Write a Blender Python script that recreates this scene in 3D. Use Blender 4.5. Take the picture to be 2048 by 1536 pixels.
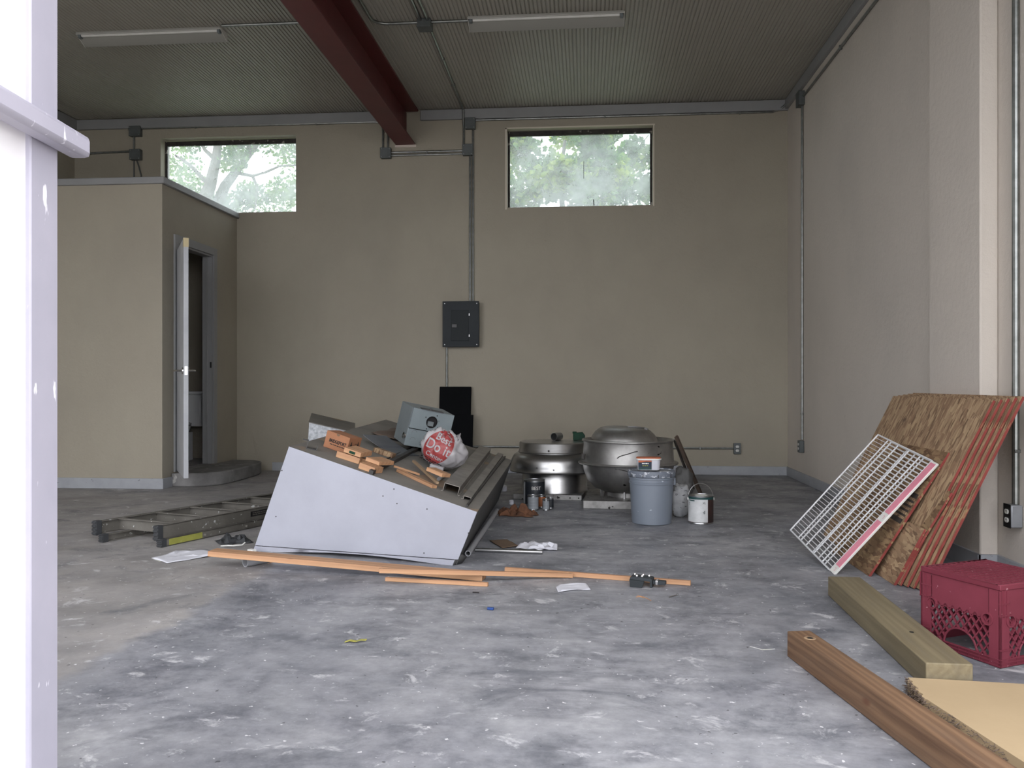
import bpy, math, random
from mathutils import Vector, Matrix, noise
from mathutils.bvhtree import BVHTree
random.seed(7)
for o in list(bpy.data.objects): bpy.data.objects.remove(o)
sc = bpy.context.scene
C = sc.collection
PI = math.pi

# ---------------------------------------------------------------- camera, sky, exposure
F = 1670.0
CH = 0.96
YAW = math.atan(147/F)
cs, sn = math.cos(YAW), math.sin(YAW)
cam_d = bpy.data.cameras.new('camera'); cam = bpy.data.objects.new('camera', cam_d); C.objects.link(cam)
cam.location = (0, 0, CH); cam.rotation_euler = (PI/2, 0, YAW)
cam_d.sensor_width = 36; cam_d.lens = 36*F/2048; cam_d.shift_y = -3/2048
cam_d.clip_start = 0.05
sc.camera = cam
w = bpy.data.worlds.new('world'); sc.world = w; w.use_nodes = True
bg = w.node_tree.nodes['Background']
bg.inputs[0].default_value = (0.95, 0.955, 1.0, 1); bg.inputs[1].default_value = 1.0
sc.view_settings.view_transform = 'Standard'; sc.view_settings.look = 'None'
sc.view_settings.gamma = 1; sc.view_settings.use_curve_mapping = False
sc.view_settings.exposure = 2.3
sc.cycles.max_bounces = 14; sc.cycles.diffuse_bounces = 10; sc.cycles.transparent_max_bounces = 16

def ray(px, py):
    u = (px-1024)/F; v = (py-765)/F
    return Vector((u*cs-sn, u*sn+cs, -v))
CAM = Vector((0, 0, CH))
def G(px, py, z=0.0):
    r = ray(px, py); return CAM + r*((z-CH)/r.z)
def PY(px, py, y):
    r = ray(px, py); return CAM + r*(y/r.y)
def PX(px, py, x):
    r = ray(px, py); return CAM + r*(x/r.x)
def PP(px, py, p, n):
    r = ray(px, py); return CAM + r*((p-CAM).dot(n)/r.dot(n))

# ---------------------------------------------------------------- materials
def srgb(c):
    if isinstance(c, str): c = [int(c[i:i+2], 16)/255 for i in (0, 2, 4)]
    return tuple((x/12.92 if x <= .04045 else ((x+.055)/1.055)**2.4) for x in c)+(1,)
class NT:
    def __init__(s, name):
        s.m = bpy.data.materials.new(name); s.m.use_nodes = True
        s.t = s.m.node_tree; s.b = s.t.nodes['Principled BSDF']; s.tc = s.t.nodes.new('ShaderNodeTexCoord')
    def n(s, ty, **k):
        x = s.t.nodes.new(ty)
        for a, b in k.items():
            if hasattr(x, a): setattr(x, a, b)
            else: x.inputs[a].default_value = b
        return x
    def l(s, a, b): s.t.links.new(a, b)
    def co(s, scale=(1,1,1), rot=(0,0,0)):
        mp = s.n('ShaderNodeMapping'); s.l(s.tc.outputs['Object'], mp.inputs[0])
        mp.inputs['Scale'].default_value = scale; mp.inputs['Rotation'].default_value = rot
        return mp.outputs[0]
    def noise(s, scale, detail=4, rough=.55, stretch=(1,1,1), rot=(0,0,0), dist=0):
        x = s.n('ShaderNodeTexNoise'); x.inputs['Scale'].default_value = scale; x.inputs['Detail'].default_value = detail
        x.inputs['Roughness'].default_value = rough; x.inputs['Distortion'].default_value = dist
        s.l(s.co(stretch, rot), x.inputs['Vector']); return x.outputs[0]
    def ramp(s, fac, stops):
        r = s.n('ShaderNodeValToRGB'); e = r.color_ramp.elements
        while len(e) < len(stops): e.new(.5)
        for i, (p, c) in enumerate(stops): e[i].position = p; e[i].color = c if len(c) == 4 else tuple(c)+(1,)
        s.l(fac, r.inputs[0]); return r.outputs[0]
    def mix(s, fac, a, b, mode='MIX'):
        x = s.n('ShaderNodeMix'); x.data_type = 'RGBA'; x.blend_type = mode
        if isinstance(fac, (int, float)): x.inputs[0].default_value = fac
        else: s.l(fac, x.inputs[0])
        for v, i in ((a, 6), (b, 7)):
            if isinstance(v, tuple): x.inputs[i].default_value = v
            else: s.l(v, x.inputs[i])
        return x.outputs[2]
    def col(s, v):
        if isinstance(v, tuple): s.b.inputs['Base Color'].default_value = v
        else: s.l(v, s.b.inputs['Base Color'])
    def bump(s, h, strength=.3, dist=.01):
        x = s.n('ShaderNodeBump'); x.inputs['Strength'].default_value = strength; x.inputs['Distance'].default_value = dist
        s.l(h, x.inputs['Height']); s.l(x.outputs[0], s.b.inputs['Normal'])
def M(name, c1, c2=None, scale=4, rough=.6, metal=0, bump=0, bscale=60, stretch=(1,1,1), lo=.35, hi=.65, spot=None, spec=None):
    s = NT(name); a = srgb(c1); s.b.inputs['Roughness'].default_value = rough; s.b.inputs['Metallic'].default_value = metal
    if spec is not None: s.b.inputs['Specular IOR Level'].default_value = spec
    colr = a
    if c2: colr = s.ramp(s.noise(scale, 5, .6, stretch), [(lo, a), (hi, srgb(c2))])
    if spot:   # (colour, scale, threshold, stretch)
        f = s.ramp(s.noise(spot[1], 3, .6, spot[3] if len(spot) > 3 else (1,1,1)), [(spot[2], (0,0,0,1)), (spot[2]+.03, (1,1,1,1))])
        colr = s.mix(f, colr, srgb(spot[0]))
    s.col(colr)
    if bump: s.bump(s.noise(bscale, 3, .6, stretch), bump, .004)
    return s.m

# walls: painted stucco
def wall_mat(name, c1, c2, c3):
    s = NT(name); s.b.inputs['Roughness'].default_value = .75
    a = s.ramp(s.noise(.7, 5, .6), [(.3, srgb(c1)), (.7, srgb(c2))])
    f = s.ramp(s.noise(1.6, 6, .6, (1,1,.6)), [(.45, (0,0,0,1)), (.85, (.7,.7,.7,1))])
    a = s.mix(f, a, srgb(c3))
    f2 = s.ramp(s.noise(9, 4, .7), [(.70, (0,0,0,1)), (.74, (.35,.35,.35,1))])
    a = s.mix(f2, a, srgb('8f8578'))
    s.col(a); s.bump(s.noise(28, 6, .65), .35, .012); return s.m
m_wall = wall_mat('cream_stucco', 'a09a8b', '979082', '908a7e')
m_wallr = wall_mat('lit_cream_stucco', 'cbc3b9', 'c2bbb2', 'b9b3ab')  # right wall and pilaster: same stucco, its brighter light put into the colour
# floor
s = NT('concrete'); s.b.inputs['Specular IOR Level'].default_value = .4
big = s.noise(.55, 6, .62, dist=.6)
a = s.ramp(big, [(.32, srgb('6c6f75')), (.47, srgb('8a8b90')), (.62, srgb('9c9da0'))])
mid = s.ramp(s.noise(3.2, 8, .72, (1, 1.25, 1)), [(.34, (.50,.51,.54,1)), (.5, (.92,.92,.93,1)), (.66, (1.18,1.17,1.16,1))])
a = s.mix(1.0, a, mid, 'MULTIPLY')
fine = s.ramp(s.noise(16, 6, .7), [(.3, (.80,.80,.80,1)), (.7, (1.08,1.08,1.08,1))])
a = s.mix(1.0, a, fine, 'MULTIPLY')
# tan screed to the left of a ragged diagonal edge
sep = s.n('ShaderNodeSeparateXYZ'); s.l(s.tc.outputs['Object'], sep.inputs[0])
m1 = s.n('ShaderNodeMath', operation='MULTIPLY_ADD'); s.l(sep.outputs[1], m1.inputs[0]); m1.inputs[1].default_value = .0; m1.inputs[2].default_value = -1.58
nz = s.n('ShaderNodeMath', operation='MULTIPLY_ADD'); s.l(s.noise(1.6, 6, .65), nz.inputs[0]); nz.inputs[1].default_value = .5; s.l(m1.outputs[0], nz.inputs[2])
m2 = s.n('ShaderNodeMath', operation='SUBTRACT'); s.l(nz.outputs[0], m2.inputs[0]); s.l(sep.outputs[0], m2.inputs[1])
edge = s.ramp(m2.outputs[0], [(.30, (0,0,0,1)), (.36, (.55,.55,.55,1))])
a = s.mix(edge, a, s.ramp(s.noise(2.6, 6, .7), [(.35, srgb('8b8784')), (.65, srgb('a8a29b'))]))
dk = s.ramp(s.noise(1.7, 7, .72, (1, 1.5, 1), (0, 0, .4), .8), [(.545, (0,0,0,1)), (.68, (.75,.75,.75,1))])
a = s.mix(dk, a, srgb('53575e'))
wh = s.ramp(s.noise(7, 7, .7, (1, 1.2, 1), (0, 0, .3), .5), [(.585, (0,0,0,1)), (.67, (.6,.6,.6,1))])
a = s.mix(wh, a, srgb('c9c9cb'))
wh2 = s.ramp(s.noise(42, 3, .5), [(.685, (0,0,0,1)), (.725, (.85,.85,.85,1))])
a = s.mix(wh2, a, srgb('d6d6d8'))
bk = s.ramp(s.noise(33, 2, .5, rot=(.4, .2, 1)), [(.735, (0,0,0,1)), (.75, (.7,.7,.7,1))])
a = s.mix(bk, a, srgb('38383a'))
s.col(a)
rr = s.ramp(s.noise(2.2, 6, .6), [(.35, (.42,)*3), (.7, (.72,)*3)])
s.l(rr, s.b.inputs['Roughness']); s.bump(s.noise(30, 5, .7), .15, .006)
m_floor = s.m
m_apron = M('driveway_concrete', 'a5a29c', '8f8c87', scale=2, rough=.9)
m_ceil = M('grey_metal_deck', '9f9c93', '97948b', scale=1, rough=.5)
m_trim = M('grey_trim_paint', '8f9091', '88898a', scale=3, rough=.5)
m_base = M('grey_baseboard_paint', '9ea1a6', '93969b', scale=5, rough=.5, spot=('6b6c6e', 30, .68))
m_door = M('white_grey_door_paint', 'b9bcc0', 'adb0b5', scale=5, rough=.5)
m_red = M('oxide_red_steel', '62292a', '552224', scale=2, rough=.5)
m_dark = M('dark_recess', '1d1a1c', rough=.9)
m_steel = M('galvanised_conduit', '8d908e', '7a7d7b', scale=20, rough=.35, metal=.85)
m_box = M('grey_junction_steel', '5a5f60', '505554', scale=10, rough=.5, metal=.2)
m_panel = M('dark_grey_enamel', '363a3d', '313538', scale=4, rough=.6, spec=.15)
m_panel2 = M('dark_grey_enamel_door', '2e3234', rough=.6, spec=.15)
m_black = M('black_rubber_board', '0c0d0f', '0f1012', scale=8, rough=.9, spec=.1)
m_blackp = M('black_plastic', '141416', rough=.4)
m_white = M('white_enamel', 'd8d8d4', 'cfcfca', scale=8, rough=.4)
m_fix = M('fixture_white', '9a9a94', rough=.5, spec=.2)
m_chrome = M('chrome', 'e0e0e0', rough=.15, metal=1)
m_lav = M('lavender_grey_gate_paint', 'b1aebb', 'a8a6b3', scale=3, rough=.5, spot=('e8e6ee', 26, .66, (1,1,.35)))
m_gatew = M('white_gate_panel', 'f2f0f2', 'ebe9ec', scale=3, rough=.5)
m_hoodw = M('brushed_hood_panel', 'a1a3ae', '93959f', scale=2.6, rough=.5, lo=.25, hi=.75)
m_hood = M('dusty_hood_top', '7c7872', '6b6863', scale=3, rough=.7, spot=('8d7a66', 2.2, .60))
m_hoodd = M('dark_hood_side', '4f4f4e', '3e3e3f', scale=4, rough=.6)
m_hoods = M('hood_seam', '35322f', '2a2826', scale=9, rough=.6)
m_galv = M('galvanised_spangle', 'c4c8cc', '8f949a', scale=34, rough=.4, metal=.25)
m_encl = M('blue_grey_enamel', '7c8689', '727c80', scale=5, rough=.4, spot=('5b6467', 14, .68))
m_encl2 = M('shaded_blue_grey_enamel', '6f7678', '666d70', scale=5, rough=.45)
m_card = M('brown_cardboard', '9a6a4c', '8c5f44', scale=5, rough=.8)
m_cardt = M('tan_cardboard', 'ae9979', 'a79272', scale=3, rough=.8, bump=.1)
m_cardb = M('dark_brown_cardboard', '6e5a48', '645241', scale=5, rough=.85)
m_kraft = M('brown_kraft_paper', '6b5c50', '574a41', scale=6, rough=.85)
m_rag = M('rust_brown_rag', '765039', '4e3527', scale=12, rough=.9, bump=.3)
m_paper = M('white_paper', 'd4d5dc', 'c9cad2', scale=6, rough=.7)
m_paperd = M('weathered_paper', 'b9bac0', 'a2a294', scale=6, rough=.8)
m_ink = M('black_ink', '1c1a18', rough=.8)
m_alu = M('dull_aluminium_extrusion', '8f8a84', '76726d', scale=9, rough=.45, metal=.5)
m_brushed = M('spun_aluminium', 'b4b4b4', 'a4a4a4', scale=3, rough=.32, metal=1, stretch=(1,1,6))
m_bowl = M('weathered_spun_aluminium', 'b0afad', '8b8a88', scale=4, rough=.42, metal=.95, bump=.25, bscale=6, spot=('2c2a28', 13, .70, (1,1,1.6)))
m_foot = M('scratched_steel_base', '9c9b99', '7d7c7a', scale=10, rough=.45, metal=.7, spot=('262422', 22, .62))
m_bucket = M('grey_plastic', '747c87', '6f7782', scale=3, rough=.45, spot=('b5bcc6', 19, .71, (1,1,2)))
m_bucketl = M('paint_splashed_grey_plastic', '6b727d', '636a75', scale=6, rough=.5, spot=('c5c9cf', 26, .57, (1,1,2)))
m_tubw = M('white_tub_plastic', 'c3c5cc', rough=.4)
m_orange = M('orange_lid_plastic', 'b5603a', 'a85735', scale=8, rough=.5)
m_navy = M('navy_label', '1f2c3c', rough=.6)
m_teal = M('dark_teal_label', '1d4242', '183838', scale=9, rough=.5)
m_tin = M('tin_metal', 'a9abad', '8e9092', scale=12, rough=.3, metal=.9)
m_canw = M('worn_white_label', 'c5c7c8', 'b0b2b3', scale=12, rough=.6, spot=('6f7374', 18, .63))
m_canb = M('maroon_black_label', '3a2420', '241a19', scale=9, rough=.5)
m_bestl = M('slate_black_label', '23272d', '1b1f24', scale=6, rough=.45)
m_greylab = M('grey_tin_label', '8f9499', '7e8388', scale=40, rough=.5, stretch=(.2,.2,1.5))
m_green = M('dark_green_plastic', '143a28', '0f2c1f', scale=9, rough=.6, spec=.2)
m_red2 = M('maroon_crate_plastic', '73323f', '6a2d39', scale=6, rough=.6, spot=('a87a82', 48, .70), spec=.25)
m_pink = M('pink_foam_strip', 'd68a9a', 'c97c8d', scale=9, rough=.7, spot=('dfa5b0', 20, .66))
m_wire = M('white_coated_wire', 'd5d7da', rough=.35)
m_bag = M('white_translucent_bag', 'a3a1a3', '918f91', scale=8, rough=.35)
m_bagred = M('red_bag_print', '8f393a', '823130', scale=10, rough=.4)
m_yellow = M('olive_yellow_label', '9a9a4c', '888a40', scale=10, rough=.6, spot=('b9b98a', 25, .62))
m_lad = M('dirty_fibreglass_rail', '696660', '58554f', scale=6, rough=.7, spot=('aeb0ae', 34, .66))
m_ladf = M('dark_rubber_foot', '36383b', '2c2e30', scale=9, rough=.7)
m_pvc = M('grey_pvc', '9b9da1', rough=.4)
m_blue = M('blue_plastic', '23427c', rough=.4)
m_leafy = M('dry_yellow_leaf', 'b0a950', '8b8a44', scale=30, rough=.8)
m_orgc = M('orange_brown_label', '8a5230', rough=.5)
m_osbred = M('red_painted_board_edge', '8a4540', '743833', scale=9, rough=.85, spot=('8f7456', 18, .58, (1,.25,1)), spec=.2)
m_branch = M('grey_bark', '6b6660', '57524c', scale=9, rough=.9)
m_cable = M('grey_cable', '4e504f', rough=.5)
m_toilet = M('white_porcelain', 'c9cacb', rough=.2)
m_tape = M('beige_masking_tape', 'c2b48e', rough=.7)
m_screw = M('screw_steel', '9a9a9a', rough=.3, metal=.9)
m_hole = M('black_hole', '070707', rough=.9)

def wood(name, c1, c2, c3, knots=None, gs=1.0, dist=7, soft=0):
    s = NT(name); s.b.inputs['Roughness'].default_value = .7
    wv = s.n('ShaderNodeTexWave'); wv.wave_type = 'BANDS'; wv.bands_direction = 'Y'
    wv.inputs['Scale'].default_value = 9*gs; wv.inputs['Distortion'].default_value = dist; wv.inputs['Detail'].default_value = 3
    wv.inputs['Detail Scale'].default_value = .6
    s.l(s.co((.10, 1, 1.1), (.6, 0, 0)), wv.inputs['Vector'])
    a = s.ramp(wv.outputs[0], [(.15, srgb(c1)), (.7, srgb(c2))])
    if soft:
        g_ = s.ramp(s.noise(11, 6, .7, (.12, 2.4, 2.4), (.6, 0, 0), .3), [(.35, srgb(c2)), (.62, srgb(c1))]); a = s.mix(soft, a, g_)
    f = s.ramp(s.noise(5*gs, 5, .65, (.25, 3, 3)), [(.45, (0,0,0,1)), (.75, (.8,.8,.8,1))])
    a = s.mix(f, a, srgb(c3))
    if knots:
        k = s.ramp(s.noise(knots[0], 2, .4, (.5, 1, 1)), [(knots[1], (0,0,0,1)), (knots[1]+.04, (1,1,1,1))])
        a = s.mix(k, a, srgb('5a3523'))
    s.col(a); s.bump(s.noise(60, 4, .6, (.1, 2, 2)), .2, .003); return s.m
m_pine = wood('fresh_pine', 'b88f6b', 'ab8160', '937256', (7, .73))
m_pineg = wood('greyed_pine', '9c8468', '8a745c', '7d6a55')
m_post1 = wood('weathered_brown_post', '7d6148', '553d2b', '655140', (6, .76), 1.6, 13, .6)
m_post2 = wood('treated_olive_post', '7c7259', '695e47', '696150', None, 1.6, 13, .65)
def osb(name, dark):
    s = NT(name); s.b.inputs['Roughness'].default_value = .8
    a = None
    dist = s.noise(6, 3, .6)
    for k, (rot, sc_) in enumerate((((0,0,.3), (62, 15, 20)), ((0,0,-.45), (70, 18, 20)), ((0,0,1.2), (60, 16, 20)))):
        v = s.n('ShaderNodeTexVoronoi'); v.inputs['Scale'].default_value = 1; v.inputs['Randomness'].default_value = 1
        mp = s.n('ShaderNodeMapping'); mp.inputs['Scale'].default_value = sc_; mp.inputs['Rotation'].default_value = rot
        ad = s.mix(.03, s.co(), dist, 'ADD'); s.l(ad, mp.inputs[0]); s.l(mp.outputs[0], v.inputs['Vector'])
        sp = s.n('ShaderNodeSeparateColor'); s.l(v.outputs['Color'], sp.inputs[0])
        d = -22 if dark else 0
        def h(r, g, b): return srgb((max(0,r+d)/255, max(0,g+d)/255, max(0,b+d)/255))
        c = s.ramp(sp.outputs[0], [(0, h(106,83,62)), (.25, h(136,108,83)), (.5, h(152,126,98)), (.75, h(172,147,114)), (1, h(124,99,76))])
        if a is None: a = c
        else:
            f = s.ramp(sp.outputs[1], [(.58, (0,0,0,1)), (.6, (1,1,1,1))])
            a = s.mix(f, a, c)
    f = s.ramp(s.noise(4, 4, .6), [(.66, (0,0,0,1)), (.7, (.7,.7,.7,1))])
    a = s.mix(f, a, srgb('4a382c'))
    s.col(a); s.bump(s.noise(35, 4, .7), .3, .004); return s.m
m_osb = osb('strand_board', False)
m_osbd = osb('dark_strand_board', True)
# dirty window glass
s = NT('dirty_glass'); t = s.t
tr = s.n('ShaderNodeBsdfTransparent'); tr.inputs[0].default_value = (.80, .83, .83, 1); tl = s.n('ShaderNodeBsdfTranslucent'); tl.inputs[0].default_value = (.50, .53, .54, 1)
df = s.n('ShaderNodeBsdfDiffuse'); df.inputs[0].default_value = (.25, .24, .22, 1)
mx = s.n('ShaderNodeMixShader'); mx2 = s.n('ShaderNodeMixShader'); out = t.nodes['Material Output']
s.l(s.ramp(s.noise(2.2, 6, .65), [(.3, (.12,)*3), (.7, (.5,)*3)]), mx.inputs[0])
s.l(tr.outputs[0], mx.inputs[1]); s.l(tl.outputs[0], mx.inputs[2])
s.l(s.ramp(s.noise(38, 3, .6), [(.70, (0,0,0,1)), (.72, (.9,.9,.9,1))]), mx2.inputs[0])
s.l(mx.outputs[0], mx2.inputs[1]); s.l(df.outputs[0], mx2.inputs[2]); s.l(mx2.outputs[0], out.inputs[0])
m_glass = s.m
def leafmat(name, c1, c2, c3):
    s = NT(name); a = s.ramp(s.noise(2.6, 3, .6), [(.35, srgb(c1)), (.5, srgb(c2)), (.66, srgb(c3))])
    s.col(a); s.b.inputs['Roughness'].default_value = .35
    tl = s.n('ShaderNodeBsdfTranslucent'); s.l(a, tl.inputs[0]); mx = s.n('ShaderNodeMixShader'); mx.inputs[0].default_value = .5
    s.l(s.b.outputs[0], mx.inputs[1]); s.l(tl.outputs[0], mx.inputs[2]); s.l(mx.outputs[0], s.t.nodes['Material Output'].inputs[0]); return s.m
m_leaf1 = leafmat('pale_green_leaves', '4f7348', '6f9440', '8fae50')
m_leaf2 = leafmat('glossy_green_leaves', '2f5238', '5a8444', 'a4b83e')

# ---------------------------------------------------------------- mesh building
class MB:
    def __init__(s): s.v = []; s.f = []; s.mi = []; s.sm = []
    def add(s, vs, fs, mi=0, M=None, sm=False):
        b = len(s.v)
        s.v += [(M @ Vector(p)) if M else Vector(p) for p in vs]
        s.f += [tuple(i+b for i in f) for f in fs]; s.mi += [mi]*len(fs); s.sm += [sm]*len(fs); return s
    def box(s, lo, hi, mi=0, M=None):
        x0,y0,z0 = lo; x1,y1,z1 = hi
        vs = [(x0,y0,z0),(x1,y0,z0),(x1,y1,z0),(x0,y1,z0),(x0,y0,z1),(x1,y0,z1),(x1,y1,z1),(x0,y1,z1)]
        return s.add(vs, [(3,2,1,0),(4,5,6,7),(0,1,5,4),(1,2,6,5),(2,3,7,6),(3,0,4,7)], mi, M)
    def hexa(s, vs, mi=0): return s.add(vs, [(3,2,1,0),(4,5,6,7),(0,1,5,4),(1,2,6,5),(2,3,7,6),(3,0,4,7)], mi)
    def prism(s, poly, vec, mi=0, M=None):
        n = len(poly); vec = Vector(vec); vs = [Vector(p) for p in poly]+[Vector(p)+vec for p in poly]
        fs = [tuple(range(n))[::-1], tuple(range(n, 2*n))]+[(i, (i+1)%n, n+(i+1)%n, n+i) for i in range(n)]
        return s.add(vs, fs, mi, M)
    def tube(s, pts, r, n=8, cap=True, mi=0, M=None, rs=None):
        pts = [Vector(p) for p in pts]; vs = []; fs = []; up = None
        for i, p in enumerate(pts):
            d = (pts[min(i+1, len(pts)-1)]-pts[max(i-1, 0)]).normalized()
            if up is None:
                up = Vector((0,0,1)) if abs(d.z) < .9 else Vector((1,0,0))
            a = d.cross(up).normalized(); b = a.cross(d).normalized(); up = b
            rr = rs[i] if rs else r
            vs += [p+(a*math.cos(2*PI*k/n)+b*math.sin(2*PI*k/n))*rr for k in range(n)]
        for i in range(len(pts)-1):
            for k in range(n):
                fs.append((i*n+k, i*n+(k+1)%n, (i+1)*n+(k+1)%n, (i+1)*n+k))
        s.add(vs, fs, mi, M, True)
        if cap:
            s.add(vs[:n], [tuple(range(n))], mi, M); s.add(vs[-n:], [tuple(range(n))[::-1]], mi, M)
        return s
    def lathe(s, prof, n=40, mi=0, M=None, sx=1, sy=1, a0=0, a1=2*PI):
        vs = []; fs = []; full = abs(a1-a0-2*PI) < 1e-6; m = n if full else n+1
        for r, z in prof:
            vs += [(r*sx*math.cos(a0+(a1-a0)*k/n), r*sy*math.sin(a0+(a1-a0)*k/n), z) for k in range(m)]
        for i in range(len(prof)-1):
            for k in range(n):
                k2 = (k+1) % m; fs.append((i*m+k, i*m+k2, (i+1)*m+k2, (i+1)*m+k))
        return s.add(vs, fs, mi, M, True)
    def islands(s):
        par = list(range(len(s.v)))
        def find(a):
            while par[a] != a: par[a] = par[par[a]]; a = par[a]
            return a
        key = {}
        for i, v in enumerate(s.v):
            k = (round(v.x, 5), round(v.y, 5), round(v.z, 5))
            if k in key: par[find(i)] = find(key[k])
            else: key[k] = i
        for f in s.f:
            for a in f[1:]: par[find(a)] = find(f[0])
        out = {}
        for f, mi, sm in zip(s.f, s.mi, s.sm): out.setdefault(find(f[0]), []).append((f, mi, sm))
        res = []
        for fl in out.values():
            b = MB(); mp = {}
            for f, mi, sm in fl:
                for a in f:
                    if a not in mp: mp[a] = len(b.v); b.v.append(s.v[a])
                b.f.append(tuple(mp[a] for a in f)); b.mi.append(mi); b.sm.append(sm)
            res.append(b)
        return res
    def split(s, name, mat, parent=None, **k):
        r = [b.build(name, mat, parent, **k) for b in s.islands()]
        return r[0] if r else None
    def build(s, name, mat, parent=None, bevel=0, angle=35, M=None, recenter=False, solid=0):
        me = bpy.data.meshes.new(name); vs = s.v; off = Vector((0,0,0))
        if recenter:
            off = Vector(((min(v.x for v in vs)+max(v.x for v in vs))/2, (min(v.y for v in vs)+max(v.y for v in vs))/2, min(v.z for v in vs)))
            vs = [v-off for v in vs]
        me.from_pydata([tuple(v) for v in vs], [], s.f)
        for m in (mat if isinstance(mat, (list, tuple)) else [mat]): me.materials.append(m)
        for p, i, q in zip(me.polygons, s.mi, s.sm): p.material_index = i; p.use_smooth = q or bevel > 0
        me.update()
        import bmesh
        bm = bmesh.new(); bm.from_mesh(me); bmesh.ops.remove_doubles(bm, verts=bm.verts, dist=1e-5)
        bmesh.ops.recalc_face_normals(bm, faces=bm.faces); bm.to_mesh(me); bm.free()
        me.set_sharp_from_angle(angle=math.radians(angle))
        o = bpy.data.objects.new(name, me); C.objects.link(o)
        if recenter: o.location = off
        if M is not None: o.matrix_world = M
        if parent: o.parent = parent
        if bevel:
            b = o.modifiers.new('bevel', 'BEVEL'); b.width = bevel; b.segments = 2; b.limit_method = 'ANGLE'; b.angle_limit = math.radians(40)
        if solid:
            b = o.modifiers.new('thick', 'SOLIDIFY'); b.thickness = solid; b.offset = 0
        return o
def tag(o, label, cat, group=None):
    o['label'] = label; o['category'] = cat
    if group: o['group'] = group
    return o
def thing(name, label, cat, loc=(0,0,0), group=None, M=None):
    o = bpy.data.objects.new(name, None); C.objects.link(o); o.empty_display_size = .05
    if M is not None: o.matrix_world = M
    else: o.location = loc
    return tag(o, label, cat, group)
def struct(name, mb, mat, **k):
    o = mb.build(name, mat, **k)
    if not o.parent: o['kind'] = 'structure'
    return o
def frame(o, x, z):
    x = Vector(x).normalized(); z = Vector(z); z = (z-x*z.dot(x)).normalized(); y = z.cross(x)
    return Matrix(((x.x,y.x,z.x,o[0]),(x.y,y.y,z.y,o[1]),(x.z,y.z,z.z,o[2]),(0,0,0,1)))
def T(x, y, z): return Matrix.Translation((x, y, z))
def R(a, ax='Z'): return Matrix.Rotation(a, 4, ax)
def text(s_, size, Mx, mat, parent, ext=.0006, sx=1.0, bold=0):
    cu = bpy.data.curves.new('lettering', 'FONT'); cu.body = s_; cu.size = size; cu.extrude = ext; cu.align_x = 'CENTER'; cu.align_y = 'CENTER'; cu.offset = bold
    tmp = bpy.data.objects.new('lettering', cu)
    me = bpy.data.meshes.new_from_object(tmp); bpy.data.objects.remove(tmp)
    me.transform(Mx @ Matrix.Diagonal((sx, 1, 1, 1))); me.materials.clear(); me.materials.append(mat)
    o = bpy.data.objects.new('lettering', me); C.objects.link(o); o.parent = parent; return o

def smallprint(w_, h_, rows, Mx, mat, parent, seed=1, name='fine_print'):
    """lines too small to read in the photo: rows of short dashes in the plane of Mx"""
    rnd = random.Random(seed); b = MB()
    for r in range(rows):
        y = h_*(.5-(r+.5)/rows); x = -w_/2; rh = h_/rows*.28
        while x < w_/2-.004:
            L = min(w_/2-x, rnd.uniform(.004, .014)*max(1, w_/.08)); b.box((x, y-rh, 0), (x+L, y+rh, .0003), M=Mx); x += L+rnd.uniform(.0015, .003)*max(1, w_/.08)
    o = b.build(name, mat, parent); o['kind'] = 'stuff'; return o

# ---------------------------------------------------------------- the room
XR, XL, YB, YF, ZC = 2.08, -5.67, 8.84, 1.95, 3.89
XRB = 2.10
struct('floor', MB().box((XL-.2, YF-.25, -.15), (XR+.25, YB+.2, 0)), m_floor)
struct('driveway', MB().box((-30, -30, -.2), (30, YF-.25, -.012)), m_apron)
struct('yard', MB().box((-30, YB+.2, -.3), (30, 45, -.05)), M('grass_ground', '6f7d55', '5d6a48', scale=3, rough=.95))
# back wall with two window openings
W1 = (-4.67, -3.137, 2.82, 3.645); W2 = (-.832, .704, 2.82, 3.655)
b = MB(); y0, y1 = YB, YB+.2; z0 = min(W1[2], W2[2])
b.box((XL-.2, y0, -.15), (XR+.25, y1, 2.82)); b.box((XL-.2, y0, 3.655), (XR+.25, y1, ZC+.15))
for a_, c_ in ((XL-.2, W1[0]), (W1[1], W2[0]), (W2[1], XR+.25)): b.box((a_, y0, 2.82), (c_, y1, 3.655))
struct('wall_back', b, m_wall)
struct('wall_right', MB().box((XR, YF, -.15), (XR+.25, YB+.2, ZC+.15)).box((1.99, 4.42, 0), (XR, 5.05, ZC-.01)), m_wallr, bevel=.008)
struct('wall_left', MB().box((XL-.2, YF, -.15), (XL, YB+.2, ZC+.15)), m_wall)
# front wall with the roller-door opening the camera looks through
OX0, OX1, OZ = -1.55, 1.98, 3.4
b = MB(); b.box((XL-.2, YF-.25, -.15), (XL+.15, YF, 4.4)); b.box((OX0-.3, YF-.25, -.15), (OX0, YF, 4.4)); b.box((XL+.15, YF-.25, OZ), (OX0-.3, YF, 4.4)); b.box((OX1, YF-.25, -.15), (XR+.25, YF, 4.4)); b.box((OX0, YF-.25, OZ), (OX1, YF, 4.4))  # gap left of the pier is an unseen second doorway, added for brightness
b.box((XL-.2,YF-.25,4.3),(XR+.25,YF,4.4))
struct('wall_front', b, m_wall)
# ribbed metal ceiling
per = .0325; n = int((XR-XL)/per)+1; prof = []
for i in range(n):
    x = XL+i*per
    prof += [(x, ZC-.004), (x+.005, ZC-.004), (x+.0085, ZC-.011), (x+.0285, ZC-.011), (x+per-.0005, ZC-.004)]
vs = []; fs = []
for x, z in prof: vs += [(x, YF, z), (x, YB, z)]
for i in range(len(prof)-1): fs.append((2*i, 2*i+1, 2*i+3, 2*i+2))
struct('ceiling', MB().add(vs, fs).box((XL-.2, YF-.25, ZC+.02), (XR+.25, YB+.2, ZC+.2)), m_ceil)
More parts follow.
